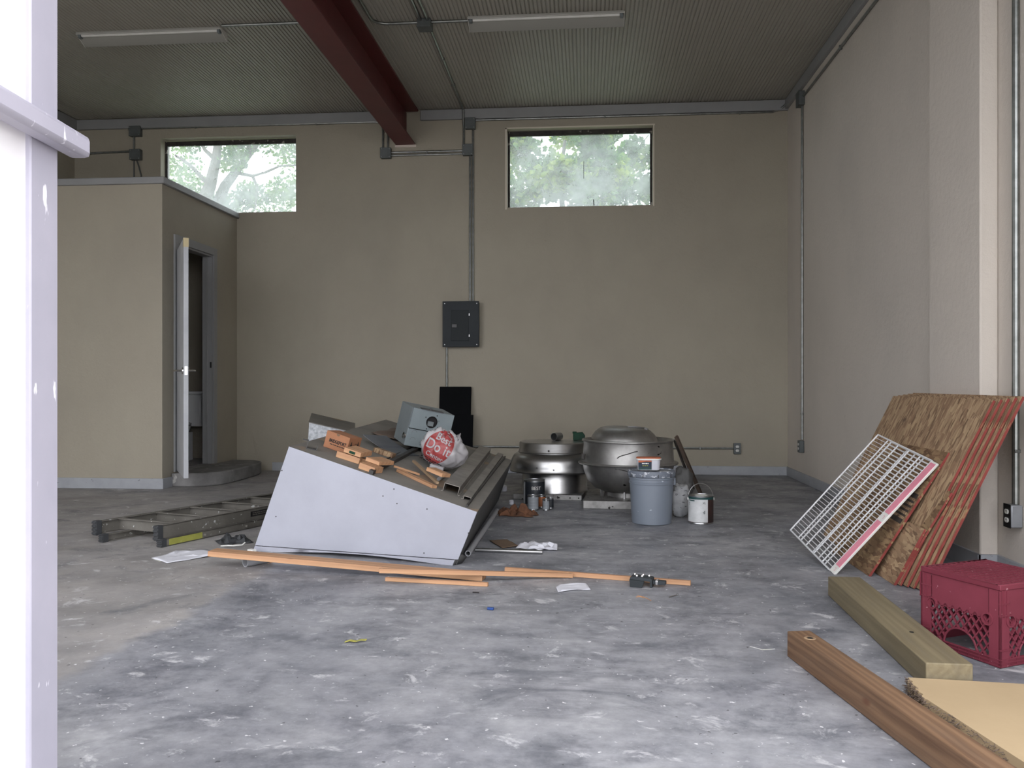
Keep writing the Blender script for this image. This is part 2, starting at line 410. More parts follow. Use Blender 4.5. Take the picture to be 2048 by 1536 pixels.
# trims under the ceiling
def trim(n_, lo, hi, mat=None): return struct('trim_%d' % n_, MB().box(lo, hi), mat or m_trim, bevel=.004)
trim(1, (XL, YB-.035, 3.765), (-2.03, YB, 3.872)); trim(2, (-1.76, YB-.035, 3.765), (XR, YB, 3.872))
trim(3, (XR-.035, 5.05, 3.775), (XR, YB-.035, 3.872)); trim(4, (XL, YF, 3.765), (XL+.05, YB-.035, 3.872))
trim(5, (XL, YF, 3.66), (XL+.04, YB-.3, 3.764), m_dark)  # dark strip standing in for the shaded gap below the left trim
# baseboards
BH = .092
def base(side, lo, hi): return struct('baseboard_'+side, MB().box(lo, hi), m_base, bevel=.004)
base('back', (-3.40, YB-.015, 0), (XR, YB, BH)); base('right', (XR-.015, 5.05, 0), (XR, YB-.015, BH))
base('right_front', (XR-.015, YF, 0), (XR, 4.40, BH)); 
struct('baseboard_pilaster', MB().box((1.975, 4.405, 0), (1.99, 5.05, BH)).box((1.975, 4.405, 0), (XR, 4.42, BH)), m_base, bevel=.003)
# restroom enclosure
b = MB(); BX = -3.80; BYF = 7.22; BZ = 2.75; DY0, DY1, DZ = 7.50, 8.24, 2.26
b.box((XL, BYF, 0), (BX, BYF+.1, BZ)); b.box((BX-.1, BYF+.1, 0), (BX, DY0, BZ)); b.box((BX-.1, DY1, 0), (BX, YB, BZ)); b.box((BX-.1, DY0, DZ), (BX, DY1, BZ))
struct('wall_restroom', b, m_wall)
struct('ceiling', MB().box((XL, BYF+.1, 2.55), (BX-.1, YB, 2.6)), m_wall)
struct('trim_6', MB().box((XL, BYF-.03, BZ), (BX+.03, BYF+.13, BZ+.062)).box((BX-.13, BYF+.13, BZ), (BX+.03, YB, BZ+.062)), m_trim, bevel=.008)
struct('baseboard_restroom', MB().box((XL, BYF-.016, 0), (BX+.016, BYF, .095)).box((BX, BYF, 0), (BX+.016, 7.38, .095)), m_base, bevel=.003)
struct('floor', MB().box((XL, BYF+.1, 0), (BX-.1, YB, .13)), m_floor)
# door step: quarter-rounded slab
poly = [(BX, 7.38, 0), (-3.62, 7.39, 0), (-3.50, 7.43, 0), (-3.41, 7.53, 0), (-3.375, 7.68, 0), (-3.365, 8.0, 0), (-3.375, 8.4, 0), (-3.43, 8.6, 0), (-3.55, 8.72, 0), (BX, 8.75, 0)]
struct('trim_7', MB().prism([Vector(p) for p in poly], (0, 0, .125)).box((BX-.1, DY0, 0), (BX, DY1, .128)), M('rough_concrete_step', '838281', '6c6b6a', scale=6, rough=.9, bump=.5, bscale=30, spot=('a5a4a0', 9, .62)), bevel=.012)
# door 1: casing, jamb, leaf, lever handles
dr = bpy.data.objects.new('door_1', None); C.objects.link(dr); dr['kind'] = 'structure'; dr.location = (BX, DY0, .13)
b = MB(); cw = .075; HH = DZ-.13
b.box((0, -cw, 0), (.018, 0, HH+cw)); b.box((0, DY1-DY0, 0), (.018, DY1-DY0+cw, HH+cw)); b.box((0, 0, HH), (.018, DY1-DY0, HH+cw))
b.box((-.1, 0, 0), (0, .018, HH)); b.box((-.1, DY1-DY0-.018, 0), (0, DY1-DY0, HH)); b.box((-.1, .018, HH-.018), (0, DY1-DY0-.018, HH))
b.box((-.055, .018, 0), (-.04, .03, HH-.018)); b.box((-.055, DY1-DY0-.03, 0), (-.04, DY1-DY0-.018, HH-.018))
b.build('door_frame', m_trim, dr, bevel=.002)
MB().box((-.02, DY1-DY0-.020, .98), (-.002, DY1-DY0-.016, 1.04)).build('strike_plate', m_blackp, dr)
dv = Vector((.40, -.665, 0)).normalized(); LM = T(.03, .015, .012) @ frame((0,0,0), dv, (0,0,1)); LW = .765; LT = .04
leaf = MB().box((0, -LT, 0), (LW, 0, 2.05), M=LM).build('door_leaf', m_door, dr, bevel=.003)
MB().box((LW-.06, -LT-.001, 1.975), (LW+.002, .001, 2.052), M=LM).build('tape', m_tape, leaf)
b = MB()
for s_ in (-1, 1):
    y = -LT-.0 if s_ < 0 else 0
    b.lathe([(0, 0), (.03, 0), (.028, .008), (0, .009)], 20, M=LM @ T(LW-.065, y, .92) @ R(-s_*PI/2, 'X'))
    b.tube([(LW-.065, y, .92), (LW-.065, y+s_*.05, .92), (LW-.075, y+s_*.06, .92), (LW-.17, y+s_*.062, .92)], .009, 10, M=LM)
b.box((LW-.001, -LT*.78, .885), (LW+.002, -LT*.22, .955), M=LM)
b.build('door_handle', m_chrome, leaf)
b = MB()
for z in (.2, 1.0, 1.8): b.tube([(0, .004, z), (0, .004, z+.09)], .007, 8, M=LM)
b.split('hinge', m_steel, dr)
# toilet inside
t = thing('toilet', 'white porcelain toilet in the dark restroom behind the open door', 'toilet', (-4.30, 8.45, .13))
MB().box((-.22, .12, .36), (.22, .32, .70)).box((-.23, .11, .70), (.23, .33, .735)).build('tank', m_toilet, t, bevel=.02)
MB().lathe([(0,0),(.10,0),(.10,.1),(.13,.22),(.19,.34),(.195,.38),(.15,.385),(.12,.3),(0,.25)], 32, sy=1.3, M=T(0,-.12,0)).box((-.09,-.05,0),(.09,.2,.3)).build('bowl', m_toilet, t)
MB().lathe([(.1,.386),(.19,.386),(.2,.4),(.18,.41),(0,.412)], 32, sy=1.28, M=T(0,-.12,0)).build('lid', m_toilet, t)
# windows
def window(i, W):
    o = bpy.data.objects.new('window_%d' % i, None); C.objects.link(o); o['kind'] = 'structure'; o.location = (W[0], YB+.1, W[2])
    wd, ht = W[1]-W[0], W[3]-W[2]
    b = MB(); f_ = .022
    b.box((0, 0, ht-.05), (wd, .03, ht)); b.box((0, 0, 0), (wd, .03, .012)); b.box((0, 0, .012), (f_, .03, ht-.05)); b.box((wd-f_, 0, .012), (wd, .03, ht-.05))
    b.build('window_frame', M('rusty_black_steel_%d' % i, '3a3633', '211e1d', scale=14, rough=.8, spot=('8f8a84', 12, .6)), o)
    MB().box((f_, .012, .012), (wd-f_, .016, ht-.05)).build('window_pane', m_glass, o)
    if i == 2:
        MB().tube([(wd*.53, .008, ht*.38), (wd*.53, .008, ht*.60)], .003, 6).tube([(wd*.60, .008, .03), (wd*.597, .006, .09)], .005, 6).split('window_latch', m_blackp, o)
window(1, W1); window(2, W2)
struct('trim_8', MB().box((W2[0]-.02, YB-.003, W2[2]-.02), (W2[0], YB, W2[3]+.012)).box((W2[0]-.02, YB-.003, W2[3]), (W2[1]+.02, YB, W2[3]+.014)).box((W2[1], YB-.003, W2[2]-.01), (W2[1]+.014, YB, W2[3])), M('light_plaster_edge', 'c9c1b2', rough=.8))
# red I-beam
b = MB(); X0, X1 = -2.03, -1.82; b.box((X0, YF, 3.51), (X1, YB, 3.528)); b.box((X0-.01, YF, 3.855), (X1+.04, YB-.04, 3.873)); b.box((-1.935, YF, 3.528), (-1.915, YB, 3.855))
struct('trim_9', b, m_red, bevel=.002)
struct('trim_10', MB().box((X1+.0, YB-.02, 3.50), (X1+.002, YB, 3.51)).box((X0-.01, YB-.012, 3.485), (X1+.01, YB, 3.51)), M('pale_grout_patch', 'c7bcb2', rough=.9))

# ---------------------------------------------------------------- gate at the left of the opening
gd = Vector((.11, -.994, 0)).normalized(); gM = frame((-1.227, 1.85, -.012), gd, (0,0,1))  # x runs towards the viewer, y = normal
g = thing('gate_leaf', 'open white metal gate leaf with lavender-grey stile at the left edge of the picture', 'gate', M=gM)
MB().box((0, -.045, .01), (.115, 0, 2.9)).build('stile', m_lav, g, bevel=.004)
MB().box((.115, -.03, .02), (.95, -.012, 2.88)).build('panel', m_gatew, g)
MB().box((.95, -.045, .01), (1.06, 0, 2.9)).build('stile', m_lav, g, bevel=.004)
MB().box((-.055, .0, 1.508), (1.05, .052, 1.560)).build('locking_bar', m_lav, g, bevel=.012)

# ---------------------------------------------------------------- trees outside the windows
def foliage(centres, n, size, seed, squash=.8):
    rnd = random.Random(seed); vs = []; fs = []
    for k in range(n):
        c, r = centres[rnd.randrange(len(centres))]
        d = Vector((rnd.gauss(0,1), rnd.gauss(0,1), rnd.gauss(0,1))).normalized()*r*(rnd.random()**.45); d.z *= squash
        p = Vector(c)+d
        a = Vector((rnd.gauss(0,1), rnd.gauss(0,1), rnd.gauss(0,.7)+.3)).normalized(); q = a.cross(Vector((rnd.gauss(0,1), rnd.gauss(0,1), rnd.gauss(0,1)))).normalized()
        L = size*rnd.uniform(.6, 1.3); W = L*.36; up = a.cross(q)*L*.12; b = len(vs)
        vs += [p, p+a*L*.45+q*W+up, p+a*L, p+a*L*.45-q*W+up, p+a*L*.5]
        fs += [(b, b+1, b+4), (b+1, b+2, b+4), (b+4, b+2, b+3), (b, b+4, b+3)]
    return vs, fs
def tree(name, label, cat, base_, limbs, centres, n, size, mleaf, seed):
    t = thing(name, label, cat, base_); off = Vector(base_)
    b = MB()
    for pts, r0, r1 in limbs:
        k = len(pts); b.tube([Vector(p)-off for p in pts], r0, 8, rs=[r0+(r1-r0)*i/(k-1) for i in range(k)])
    b.build('trunk', m_branch, t)
    vs, fs = foliage([((Vector(c)-off), r) for c, r in centres], n, size, seed)
    MB().add(vs, fs).build('foliage', mleaf, t)
    return t
q = lambda x, y, d: PY(x, y, d)
root1 = Vector((-6.6, 12.4, -.1))
tree('tree', 'tree with grey leaning branches and pale green leaves outside the left window', 'tree', root1,
     [([root1, (-6.5, 12.4, 2.0), q(395, 430, 12.4), q(420, 372, 12.3), q(432, 320, 12.3), q(442, 240, 12.2)], .16, .05),
      ([(-6.55, 12.4, 1.2), q(415, 455, 12.6), q(450, 372, 12.6), q(482, 330, 12.6), q(520, 280, 12.6)], .12, .04),
      ([q(482, 330, 12.6), q(496, 300, 12.6), q(505, 255, 12.5)], .05, .02), ([q(432, 320, 12.3), q(410, 300, 12.2), q(385, 250, 12.2)], .04, .015),
      ([q(470, 345, 12.6), q(505, 352, 12.6), q(530, 345, 12.5)], .03, .015), ([q(505, 352, 12.6), q(515, 375, 12.6), q(510, 420, 12.6)], .025, .01),
      ([q(530, 345, 12.5), q(560, 332, 12.6), q(600, 330, 12.6)], .02, .01), ([q(420, 372, 12.3), q(380, 330, 12.2), q(350, 310, 12.2)], .035, .015)],
     [(q(370, 370, 12.5), .40), (q(350, 330, 12.9), .45), (q(400, 400, 12.7), .3), (q(465, 320, 12.4), .26), (q(480, 290, 12.5), .25), (q(520, 270, 12.7), .35),
      (q(575, 300, 12.9), .40), (q(545, 400, 13.0), .40), (q(580, 380, 12.8), .35), (q(470, 410, 13), .35), (q(590, 260, 12.6), .3), (q(380, 280, 12.9), .25), (q(500, 390, 12.9), .25), (q(450, 430, 12.9), .4)],
     5200, .075, m_leaf1, 3)
root2 = Vector((-.1, 11.3, -.1))
tree('shrub', 'dense leafy green shrub pressed close outside the right window', 'shrub', root2,
     [([root2, (-.15, 11.3, 1.6), q(1120, 360, 11.4), q(1130, 280, 11.4)], .06, .02), ([(-.1, 11.3, .6), (.3, 11.3, 2.4), q(1200, 330, 11.4), q(1230, 260, 11.3)], .05, .015),
      ([(-.1, 11.3, .7), (-.7, 11.4, 2.4), q(1070, 380, 11.4), q(1050, 280, 11.4)], .04, .015)],
     [(q(1060, 330, 11.4), .38), (q(1095, 365, 11.0), .36), (q(1120, 340, 10.9), .22), (q(1160, 370, 11.0), .34), (q(1150, 335, 11.2), .2), (q(1215, 335, 11.0), .26), (q(1190, 300, 11.2), .22),
      (q(1200, 270, 11.2), .26), (q(1230, 370, 11.1), .3), (q(1035, 290, 11.3), .24), (q(1280, 380, 11.6), .34), (q(1040, 400, 11.0), .35), (q(1190, 410, 11.0), .4), (q(1270, 310, 12.0), .30), (q(1140, 270, 12.2), .3)],
     7500, .095, m_leaf2, 5)

# ---------------------------------------------------------------- ceiling lights
def light_fixture(name, label, p0, p1):
    a = Vector((p0.x, (p0.y+p1.y)/2, ZC-.011)); L = p1.x-p0.x
    t = thing(name, label, 'ceiling light', a, 'fluorescent strip lights on the ribbed ceiling')
    MB().box((0, 0, -.016), (L, .008, 0)).box((0, .008, -.004), (L, .14, 0)).prism([(0, .050, -.026), (0, .135, -.072), (0, .139, -.072), (0, .139, -.004), (0, .050, -.004)], (L, 0, 0)).build('housing', m_fix, t)
    MB().box((-.003, 0, -.018), (L+.003, .008, -.0161)).build('rim', m_white, t)
    for x in (-.003, L): MB().prism([(x, .008, -.002), (x, .139, -.002), (x, .139, -.074), (x, .135, -.074), (x, .008, -.020)], (.003, 0, 0)).build('end_plate', m_white, t)
    MB().tube([(.035, .030, -.020), (L-.035, .030, -.020)], .0125, 12).build('tube_lamp', m_white, t)
    for x in (.010, L-.032): MB().box((x, .012, -.042), (x+.022, .048, -.004)).build('lamp_holder', m_encl2, t)
light_fixture('strip_light', 'unlit fluorescent strip light to the right of the red beam', G(936, 38, 3.863), G(1249, 23, 3.863))
light_fixture('strip_light', 'unlit fluorescent strip light to the left of the red beam', G(147, 65, 3.863), G(443, 60, 3.863))

# ---------------------------------------------------------------- electrical
ZK = ZC-.011-.012
def conduit(label, runs, straps=(), r=.0115, mat=None, group='steel conduits on the walls and ceiling'):
    b = MB()
    pts0 = Vector(runs[0][0])
    allp = [Vector(p) for rr in runs for p in rr]
    lo = Vector((sum(p.x for p in allp)/len(allp), sum(p.y for p in allp)/len(allp), min(p.z for p in allp)))
    o = thing('conduit', label, 'conduit', lo, group)
    for rr in runs: b.tube([Vector(p)-lo for p in rr], r, 10)
    b.build('pipe', mat or m_steel, o)
    for c, ax in straps:   # a small strap across the pipe
        c = Vector(c)-lo; sb = MB()
        if ax == 'x': sb.box(c-Vector((.008, .014, .015)), c+Vector((.008, .012, .015)))
        elif ax == 'z': sb.box(c-Vector((.018, .0125, .008)), c+Vector((.018, .012, .008)))
        elif ax == 'yz': sb.box(c-Vector((.014, .008, .018)), c+Vector((.0125, .008, .018)))
        elif ax == 'wz': sb.box(c-Vector((.0135, .018, .008)), c+Vector((.0118, .018, .008)))
        else: sb.box(c-Vector((.018, .008, .014)), c+Vector((.018, .008, .0115)))
        sb.build('strap', m_steel, o, bevel=.002)
    return o
def arc(c, a, b_, r, n=7):   # quarter bend from direction a to direction b about centre c
    c = Vector(c); a = Vector(a); b_ = Vector(b_)
    return [c+a*r*math.cos(t*PI/2/n)+b_*r*math.sin(t*PI/2/n) for t in range(n+1)]
yk = YB-.0125
def bw(px, py, dy=0): return PY(px, py, yk-dy)
def jbox(label, lo, hi, face='y', knock=True):
    c = ((lo[0]+hi[0])/2, (lo[1]+hi[1])/2, lo[2]); L = Vector(lo)-Vector(c); H = Vector(hi)-Vector(c)
    t = thing('junction_box', label, 'junction box', c, 'steel junction boxes')
    MB().box(L, H).build('body', m_box, t, bevel=.003)
    e = .004
    if face == 'y': lid = MB().box((L.x-.003, L.y-e, L.z-.003), (H.x+.003, L.y, H.z+.003)); sp = [(x, L.y-e, z) for x in (L.x+.012, H.x-.012) for z in (L.z+.012, H.z-.012)]; ax = 'X'
    elif face == 'x': lid = MB().box((L.x-e, L.y-.003, L.z-.003), (L.x, H.y+.003, H.z+.003)); sp = []
    else: lid = MB().box((L.x-.003, L.y-.003, L.z-e), (H.x+.003, H.y+.003, L.z)); sp = []
    l_ = lid.build('cover', m_box, t, bevel=.002)
    if sp:
        b = MB()
        for p_ in sp: b.lathe([(0, 0), (.005, 0), (.004, .002), (0, .0025)], 10, M=T(*p_) @ R(PI/2, 'X'))
        b.split('screw', m_screw, l_)
    return t
def jb_px(label, x0, y0, x1, y1, d=.055):
    a = PY(x0, y1, YB-d); c = PY(x1, y0, YB-d); jbox(label, (a.x, YB-d, a.z), (c.x, YB-.001, c.z)); return a, c
jb_px('small square junction box high on the back wall, left of the left window', 258, 252, 280, 272)
jb_px('small dark junction box above the restroom roof with cables hanging from it', 259, 298, 280, 319)
jb_px('junction box under the left side of the red beam end', 761, 295, 781, 316)
jb_px('junction box right of the beam end, lower of the pair above the panel', 925, 288, 945, 310)
jb_px('junction box right of the beam end, upper of the pair, just under the trim', 930, 235, 950, 257)
e = (1,0,0)
A = bw(281, 257); Bp = bw(745, 247); r_ = .09; X = bw(766, 295).x
conduit('conduit running above the left window and bending down by the red beam', [[A, (X-r_, yk, A.z)]+arc((X-r_, yk, A.z-r_), (0,0,1), (1,0,0), r_)[0:]+[(X, yk, bw(766, 295).z)]],
        [((bw(391, 252).x, yk, A.z), 'x'), ((bw(633, 250).x, yk, A.z), 'x')])
p = bw(776, 295); conduit('short stub of conduit rising behind the red beam end', [[p, (p.x, yk, p.z+.16)]])
p = bw(268, 298); conduit('short vertical conduit joining two junction boxes left of the left window', [[p, (p.x, yk, bw(268, 272).z)]])
p = bw(259, 303); conduit('conduit running left from the dark junction box above the restroom roof', [[p, (XL+.1, yk, p.z-.012), (XL+.04, yk-.04, p.z-.01), (XL+.02, yk-.15, p.z)]])
z = BZ+.062
p = bw(268, 319); c2 = bw(273, 319)
o = thing('cable', 'pair of grey cables hanging from the dark junction box to the restroom roof', 'cable', (p.x, yk, 2.60))
for k, (a_, d_) in enumerate(((p, (0, .01)), (c2, (.06, .075)))):
    MB().tube([(a_.x-p.x, 0, a_.z-2.60), (a_.x-p.x+d_[0]*.5, 0, a_.z-2.60-.09), (a_.x-p.x+d_[0]*.9, 0, a_.z-2.60-.18), (a_.x-p.x+d_[1]*.8, 0, .21), (a_.x-p.x+d_[1]*.8, 0, .0)], .008, 8).build('strand', m_cable, o)
a1, a2 = bw(781, 305), bw(925, 300); b1, b2 = bw(781, 311), bw(925, 306)
conduit('pair of parallel conduits between the two junction boxes below the beam end', [[a1, (a2.x, yk, a1.z)], [b1, (b2.x, yk, b1.z)]], [((bw(854, 303).x, yk, (a1.z+b1.z)/2), 'x')])
# vertical drops into the breaker panel
pt = bw(946, 602).z
x1 = bw(946, 500).x; conduit('right-hand vertical conduit dropping from the upper junction box into the breaker panel', [[(x1, yk, bw(946, 257).z), (x1, yk, pt)]])
x2 = bw(940, 500).x; conduit('left-hand vertical conduit dropping from the lower junction box into the breaker panel', [[(x2, yk, bw(940, 310).z), (x2, yk, pt)]])
x3 = bw(927.5, 260).x
pb = G(862, 62, ZK)
conduit('conduit from the ceiling box along the ceiling and down to the lower junction box', [[pb, Vector((x3, yk-.07, ZK)), Vector((x3, yk-.05, ZK-.01)), Vector((x3, yk-.045, ZK-.04)), Vector((x3, yk-.045, 3.76)), Vector((x3, yk, 3.70)), Vector((x3, yk, bw(927, 288).z))]],
        [(pb.lerp(Vector((x3, yk, ZK)), .3), 'y'), (pb.lerp(Vector((x3, yk, ZK)), .62), 'y')])
# along the top right, round the corner
zt = bw(960, 240).z
xr = XR-.0125; rc = .12
conduit('conduit above the right window running round the back right corner', [[(bw(951, 240).x, yk, zt), (xr-rc-.02, yk, zt+.0)]+[Vector((xr-rc+rc*math.sin(t*PI/14), YB-rc+rc*math.cos(t*PI/14)-.0125, zt+.01+.10*(t/7)**1.5)) for t in range(8)]+[(xr, 8.26, zt+.115)]],
        [((bw(1210, 231).x, yk, zt), 'x'), ((bw(1480, 224).x, yk, zt), 'x')])
cb = PX(1607, 200, XR)
jbox('junction box at the top of the right wall near the back corner', (XR-.055, cb.y-.055, cb.z-.06), (XR-.001, cb.y+.055, cb.z+.075), 'x')
conduit('vertical conduit down the right wall near the back corner', [[(xr, cb.y, cb.z-.06), (xr, cb.y, .41)]], [((xr, cb.y, .66), 'wz')])
conduit('long conduit just below the trim along the top of the right wall', [[(xr, cb.y-.055, cb.z+.02), (xr, 5.07, cb.z+.02)]], [((xr, 7.0, cb.z+.02), 'yz'), ((xr, 6.0, cb.z+.02), 'yz')])
# ceiling box and its conduits
cbx = G(850, 54, ZC-.06)
jbox('junction box on the ceiling beside the right strip light', (cbx.x-.055, cbx.y-.055, ZC-.075), (cbx.x+.055, cbx.y+.055, ZC-.012), 'z')
q0 = G(838, 0, ZK); q1 = G(825, 0, ZK)
dn = Vector((0, -1, 0))
for lb, dx in (('right of two parallel conduits running towards the door from the ceiling box', .028), ('left of two parallel conduits running towards the door from the ceiling box', -.028)):
    conduit(lb, [[(cbx.x+dx, cbx.y-.055, ZK), (cbx.x+dx, YF+.3, ZK)]])
xb = cbx.x-.42
conduit('curved conduit leaving the ceiling box to the left and bending towards the door', [[(cbx.x-.055, cbx.y, ZK), (xb+.12, cbx.y, ZK)]+[Vector((xb+.12-.12*math.sin(t*PI/12), cbx.y-.12+.12*math.cos(t*PI/12), ZK)) for t in range(7)]+[(xb, YF+.3, ZK)]])
conduit('short conduit from the ceiling box to the right strip light', [[(cbx.x+.055, cbx.y, ZK), (G(935, 50, 3.80).x, cbx.y, ZK)]])
lf = G(444, 68, 3.80); conduit('short conduit from the left strip light to the red beam', [[(lf.x, lf.y, ZK), (-2.06, lf.y, ZK)]])
# breaker panel
a = PY(885, 694, YB-.10); c = PY(958, 602, YB-.10)
t = thing('breaker_panel', 'dark grey electrical breaker panel mounted on the middle of the back wall', 'electrical panel', (a.x, YB, a.z))
W_, H_ = c.x-a.x, c.z-a.z
MB().box((.008, -.095, .008), (W_-.008, -.001, H_-.008)).build('cabinet', m_panel, t, bevel=.004)
fr = MB().box((0, -.102, 0), (W_, -.095, H_)).build('front_cover', m_panel, t, bevel=.003)
dd = MB().box((W_*.24, -.108, H_*.13), (W_*.72, -.1022, H_*.80)).build('door', m_panel2, t, bevel=.003)
MB().box((W_*.26, -.114, H_*.42), (W_*.40, -.1085, H_*.50)).build('latch', m_blackp, dd, bevel=.002)
MB().box((W_*.725, -.108, H_*.22), (W_*.745, -.1025, H_*.27)).box((W_*.725, -.108, H_*.68), (W_*.745, -.1025, H_*.73)).split('hinge', m_screw, dd)
b = MB()
for x in (.06, .94):
    for z in (.05, .95): b.lathe([(0, 0), (.006, 0), (.005, .003), (0, .004)], 10, M=T(W_*x, -.102, H_*z) @ R(PI/2, 'X'))
b.split('screw', m_screw, fr)
x = bw(893.5, 720).x; conduit('vertical conduit below the breaker panel running behind the black boards', [[(x, yk, a.z), (x, yk, .35)]])
# low conduit and outlets
zl = .277
conduit('low horizontal conduit on the back wall behind the fans', [[(bw(905, 893).x, yk, zl), (bw(1467, 898).x, yk, zl)]], [((bw(1400, 898).x, yk, zl), 'x')])
def receptacle(t, Mx, cover):
    c = MB().box((-.035, -.003, -.057), (.035, 0, .057), M=Mx).build('cover_plate', cover, t, bevel=.002)
    for s_ in (-1, 1):
        f = MB().prism([(.017*math.cos(k*PI/8), -.003, s_*.0205+.0145*max(-.8, min(.8, math.sin(k*PI/8)))) for k in range(16)], (0, -.003, 0), M=Mx).build('socket_face', m_white, c)
        b = MB()
        for x in (-.0065, .0065): b.box((x-.0012, -.0068, s_*.0205-.002), (x+.0012, -.0058, s_*.0205+.007), M=Mx)
        b.tube([(0, -.0068, s_*.0205-.007), (0, -.0058, s_*.0205-.007)], .0022, 8, M=Mx); b.split('slot', m_hole, f)
o1 = bw(1473.5, 894)
t = thing('outlet', 'double electrical outlet low on the back wall at the end of the conduit', 'outlet', (o1.x, YB, .222), 'surface mounted outlets')
MB().box((-.033, -.045, 0), (.033, -.001, .11)).build('box', m_box, t, bevel=.004); receptacle(t, T(0, -.045, .055), m_box)
t = thing('outlet', 'outlet box at the foot of the vertical conduit on the right wall, far end', 'outlet', (XR, cb.y, .29), 'surface mounted outlets')
MB().box((-.045, -.033, 0), (-.001, .033, .115)).build('box', m_box, t, bevel=.004); receptacle(t, T(-.045, 0, .0575) @ R(-PI/2), m_box)
o2 = Vector((XR, 4.215, .265))
t = thing('outlet', 'outlet with black cover plate on the near right wall above the crate', 'outlet', o2, 'surface mounted outlets')
MB().box((-.056, -.035, 0), (-.001, .035, .108)).build('box', M('cast_grey_box', '8d9094', '7f8286', scale=9, rough=.4, metal=.3), t, bevel=.006); receptacle(t, T(-.056, 0, .054) @ R(-PI/2), m_blackp)
conduit('vertical conduit on the near right wall rising from the outlet with black plate', [[(XR-.018, 4.215, .375), (XR-.018, 4.215, ZC-.03)]], [((XR-.0145, 4.215, .63), 'wz')], r=.016)

# ---------------------------------------------------------------- black boards against the back wall
def leaner(name, label, px0, px1, ytop, yb, mat, th, tilt, cat, group=None):
    a = PY(px0, ytop, yb); c = PY(px1, ytop, yb); h = a.z; L = math.hypot(h, tilt)
    Mx = frame((a.x, yb-tilt, .001), (1,0,0), (0, -h, tilt))   # local y runs up the board
    o = MB().box((0, 0, 0), (c.x-a.x, L-.005, th)).build(name, mat, M=Mx, bevel=.003); return tag(o, label, cat, group)
leaner('board', 'taller black board leaning upright against the back wall under the panel', 880, 943, 773, YB-.03, m_black, .02, .12, 'board', 'black boards leaning on the back wall')
leaner('board', 'shorter black board leaning in front of the taller black board', 893, 947, 829, YB-.13, m_black, .018, .10, 'board', 'black boards leaning on the back wall')

# ---------------------------------------------------------------- exhaust hood lying on the floor
BL = G(507, 1101); BR = G(912, 1131)
nrm = (BR-BL).cross(Vector((0,0,1))).normalized()
TR = PP(954, 1024, BR, nrm); TL = PP(578, 893, BR, nrm)
D = Vector((-.03, 2.42, .045)); Dg = Vector((-.03, 2.42, 0))
h0 = BL.copy()
t = thing('exhaust_hood', 'big metal exhaust hood lying on the floor, pale end panel facing the door', 'exhaust hood', h0)
def H(p): return Vector(p)-h0
fn = -nrm if nrm.y < 0 else nrm
inn = Vector((0, .012, 0))
LB, RB = BL+(TL-BL)*.045, BR+(TR-BR)*.10; gp = Vector((0, 0, .0035))
MB().hexa([H(p) for p in (LB+gp, RB+gp, RB+inn+gp, LB+inn+gp, TL, TR, TR+inn, TL+inn)]).build('end_panel', m_hoodw, t)
# turned-in lip along the bottom of the end panel, a little bent up in the middle
lip = MB(); nseg = 16
for i in range(nseg):
    u0, u1 = i/nseg, (i+1)/nseg
    def lp(u): 
        zb = .0+.022*math.sin(PI*min(1, max(0, (u-.12)/.80)))
        a = BL.lerp(BR, u); tt = LB.lerp(RB, u); return Vector((a.x, a.y-.004, zb)), Vector((tt.x, tt.y-.004, tt.z))
    a0, t0 = lp(u0); a1_, t1 = lp(u1*.985 if i == nseg-1 else u1)
    lip.hexa([H(p) for p in (a0, a1_, a1_+Vector((0,.006,0)), a0+Vector((0,.006,0)), t0, t1, t1+Vector((0,.006,0)), t0+Vector((0,.006,0)))])
lip.build('bottom_lip', m_hoodw, t)
th = Vector((0, 0, -.004))
TLb, TRb, BLb, BRb = TL+D, TR+D, BL+Dg+Vector((.05,0,0)), BR+Dg
MB().hexa([H(p) for p in (TL+th+inn, TR+th+inn, TRb+th, TLb+th, TL+inn*.2, TR+inn*.2, TRb, TLb)]).build('top_panel', m_hood, t)
ix = Vector((.004, 0, 0))
MB().hexa([H(p) for p in (BR-ix+inn, BR+inn, BRb, BRb-ix, TR-ix+inn+th, TR+inn+th, TRb+th, TRb-ix+th)]).build('side_panel', m_hoodd, t)
MB().hexa([H(p) for p in (BL+inn, BL+ix+inn, BLb+ix, BLb, TL+inn+th, TL+ix+inn+th, TLb+ix+th, TLb+th)]).build('side_panel', m_hoodd, t)
MB().hexa([H(p) for p in (BLb, BRb, BRb-inn, BLb-inn, TLb+th, TRb+th, TRb-inn+th, TLb-inn+th)]).build('back_panel', m_hoodd, t)
topn = (TR-TL).cross(D).normalized()
if topn.z < 0: topn = -topn
xd = (TR-TL).normalized()
def tp(px, py, up=0): return PP(px, py, TL+topn*up, topn)
def topframe(px, py, yaw=0.0, up=0.001):
    """frame on the hood top: x down the slope turned by yaw, z along the surface normal"""
    o_ = tp(px, py)+topn*up; x_ = Matrix.Rotation(yaw, 3, topn) @ xd
    return frame(o_, x_, topn)
def seam(u, w_, hgt, name='seam', mat=m_hoods, y0=0.002, y1=1):
    p = TL.lerp(TR, u); a = p+xd*(-w_/2); b_ = p+xd*(w_/2)
    v0, v1 = D*y0, D*y1
    MB().hexa([H(k) for k in (a+v0, b_+v0, b_+v1, a+v1, a+v0+topn*hgt, b_+v0+topn*hgt, b_+v1+topn*hgt, a+v1+topn*hgt)]).build(name, mat, t)
u1 = (tp(752, 948)-TL).dot(xd)/(TR-TL).length
seam(u1, .026, .024); seam(u1-.045, .006, .008, y0=.2)
seam(.945, .010, .016, y0=.01)
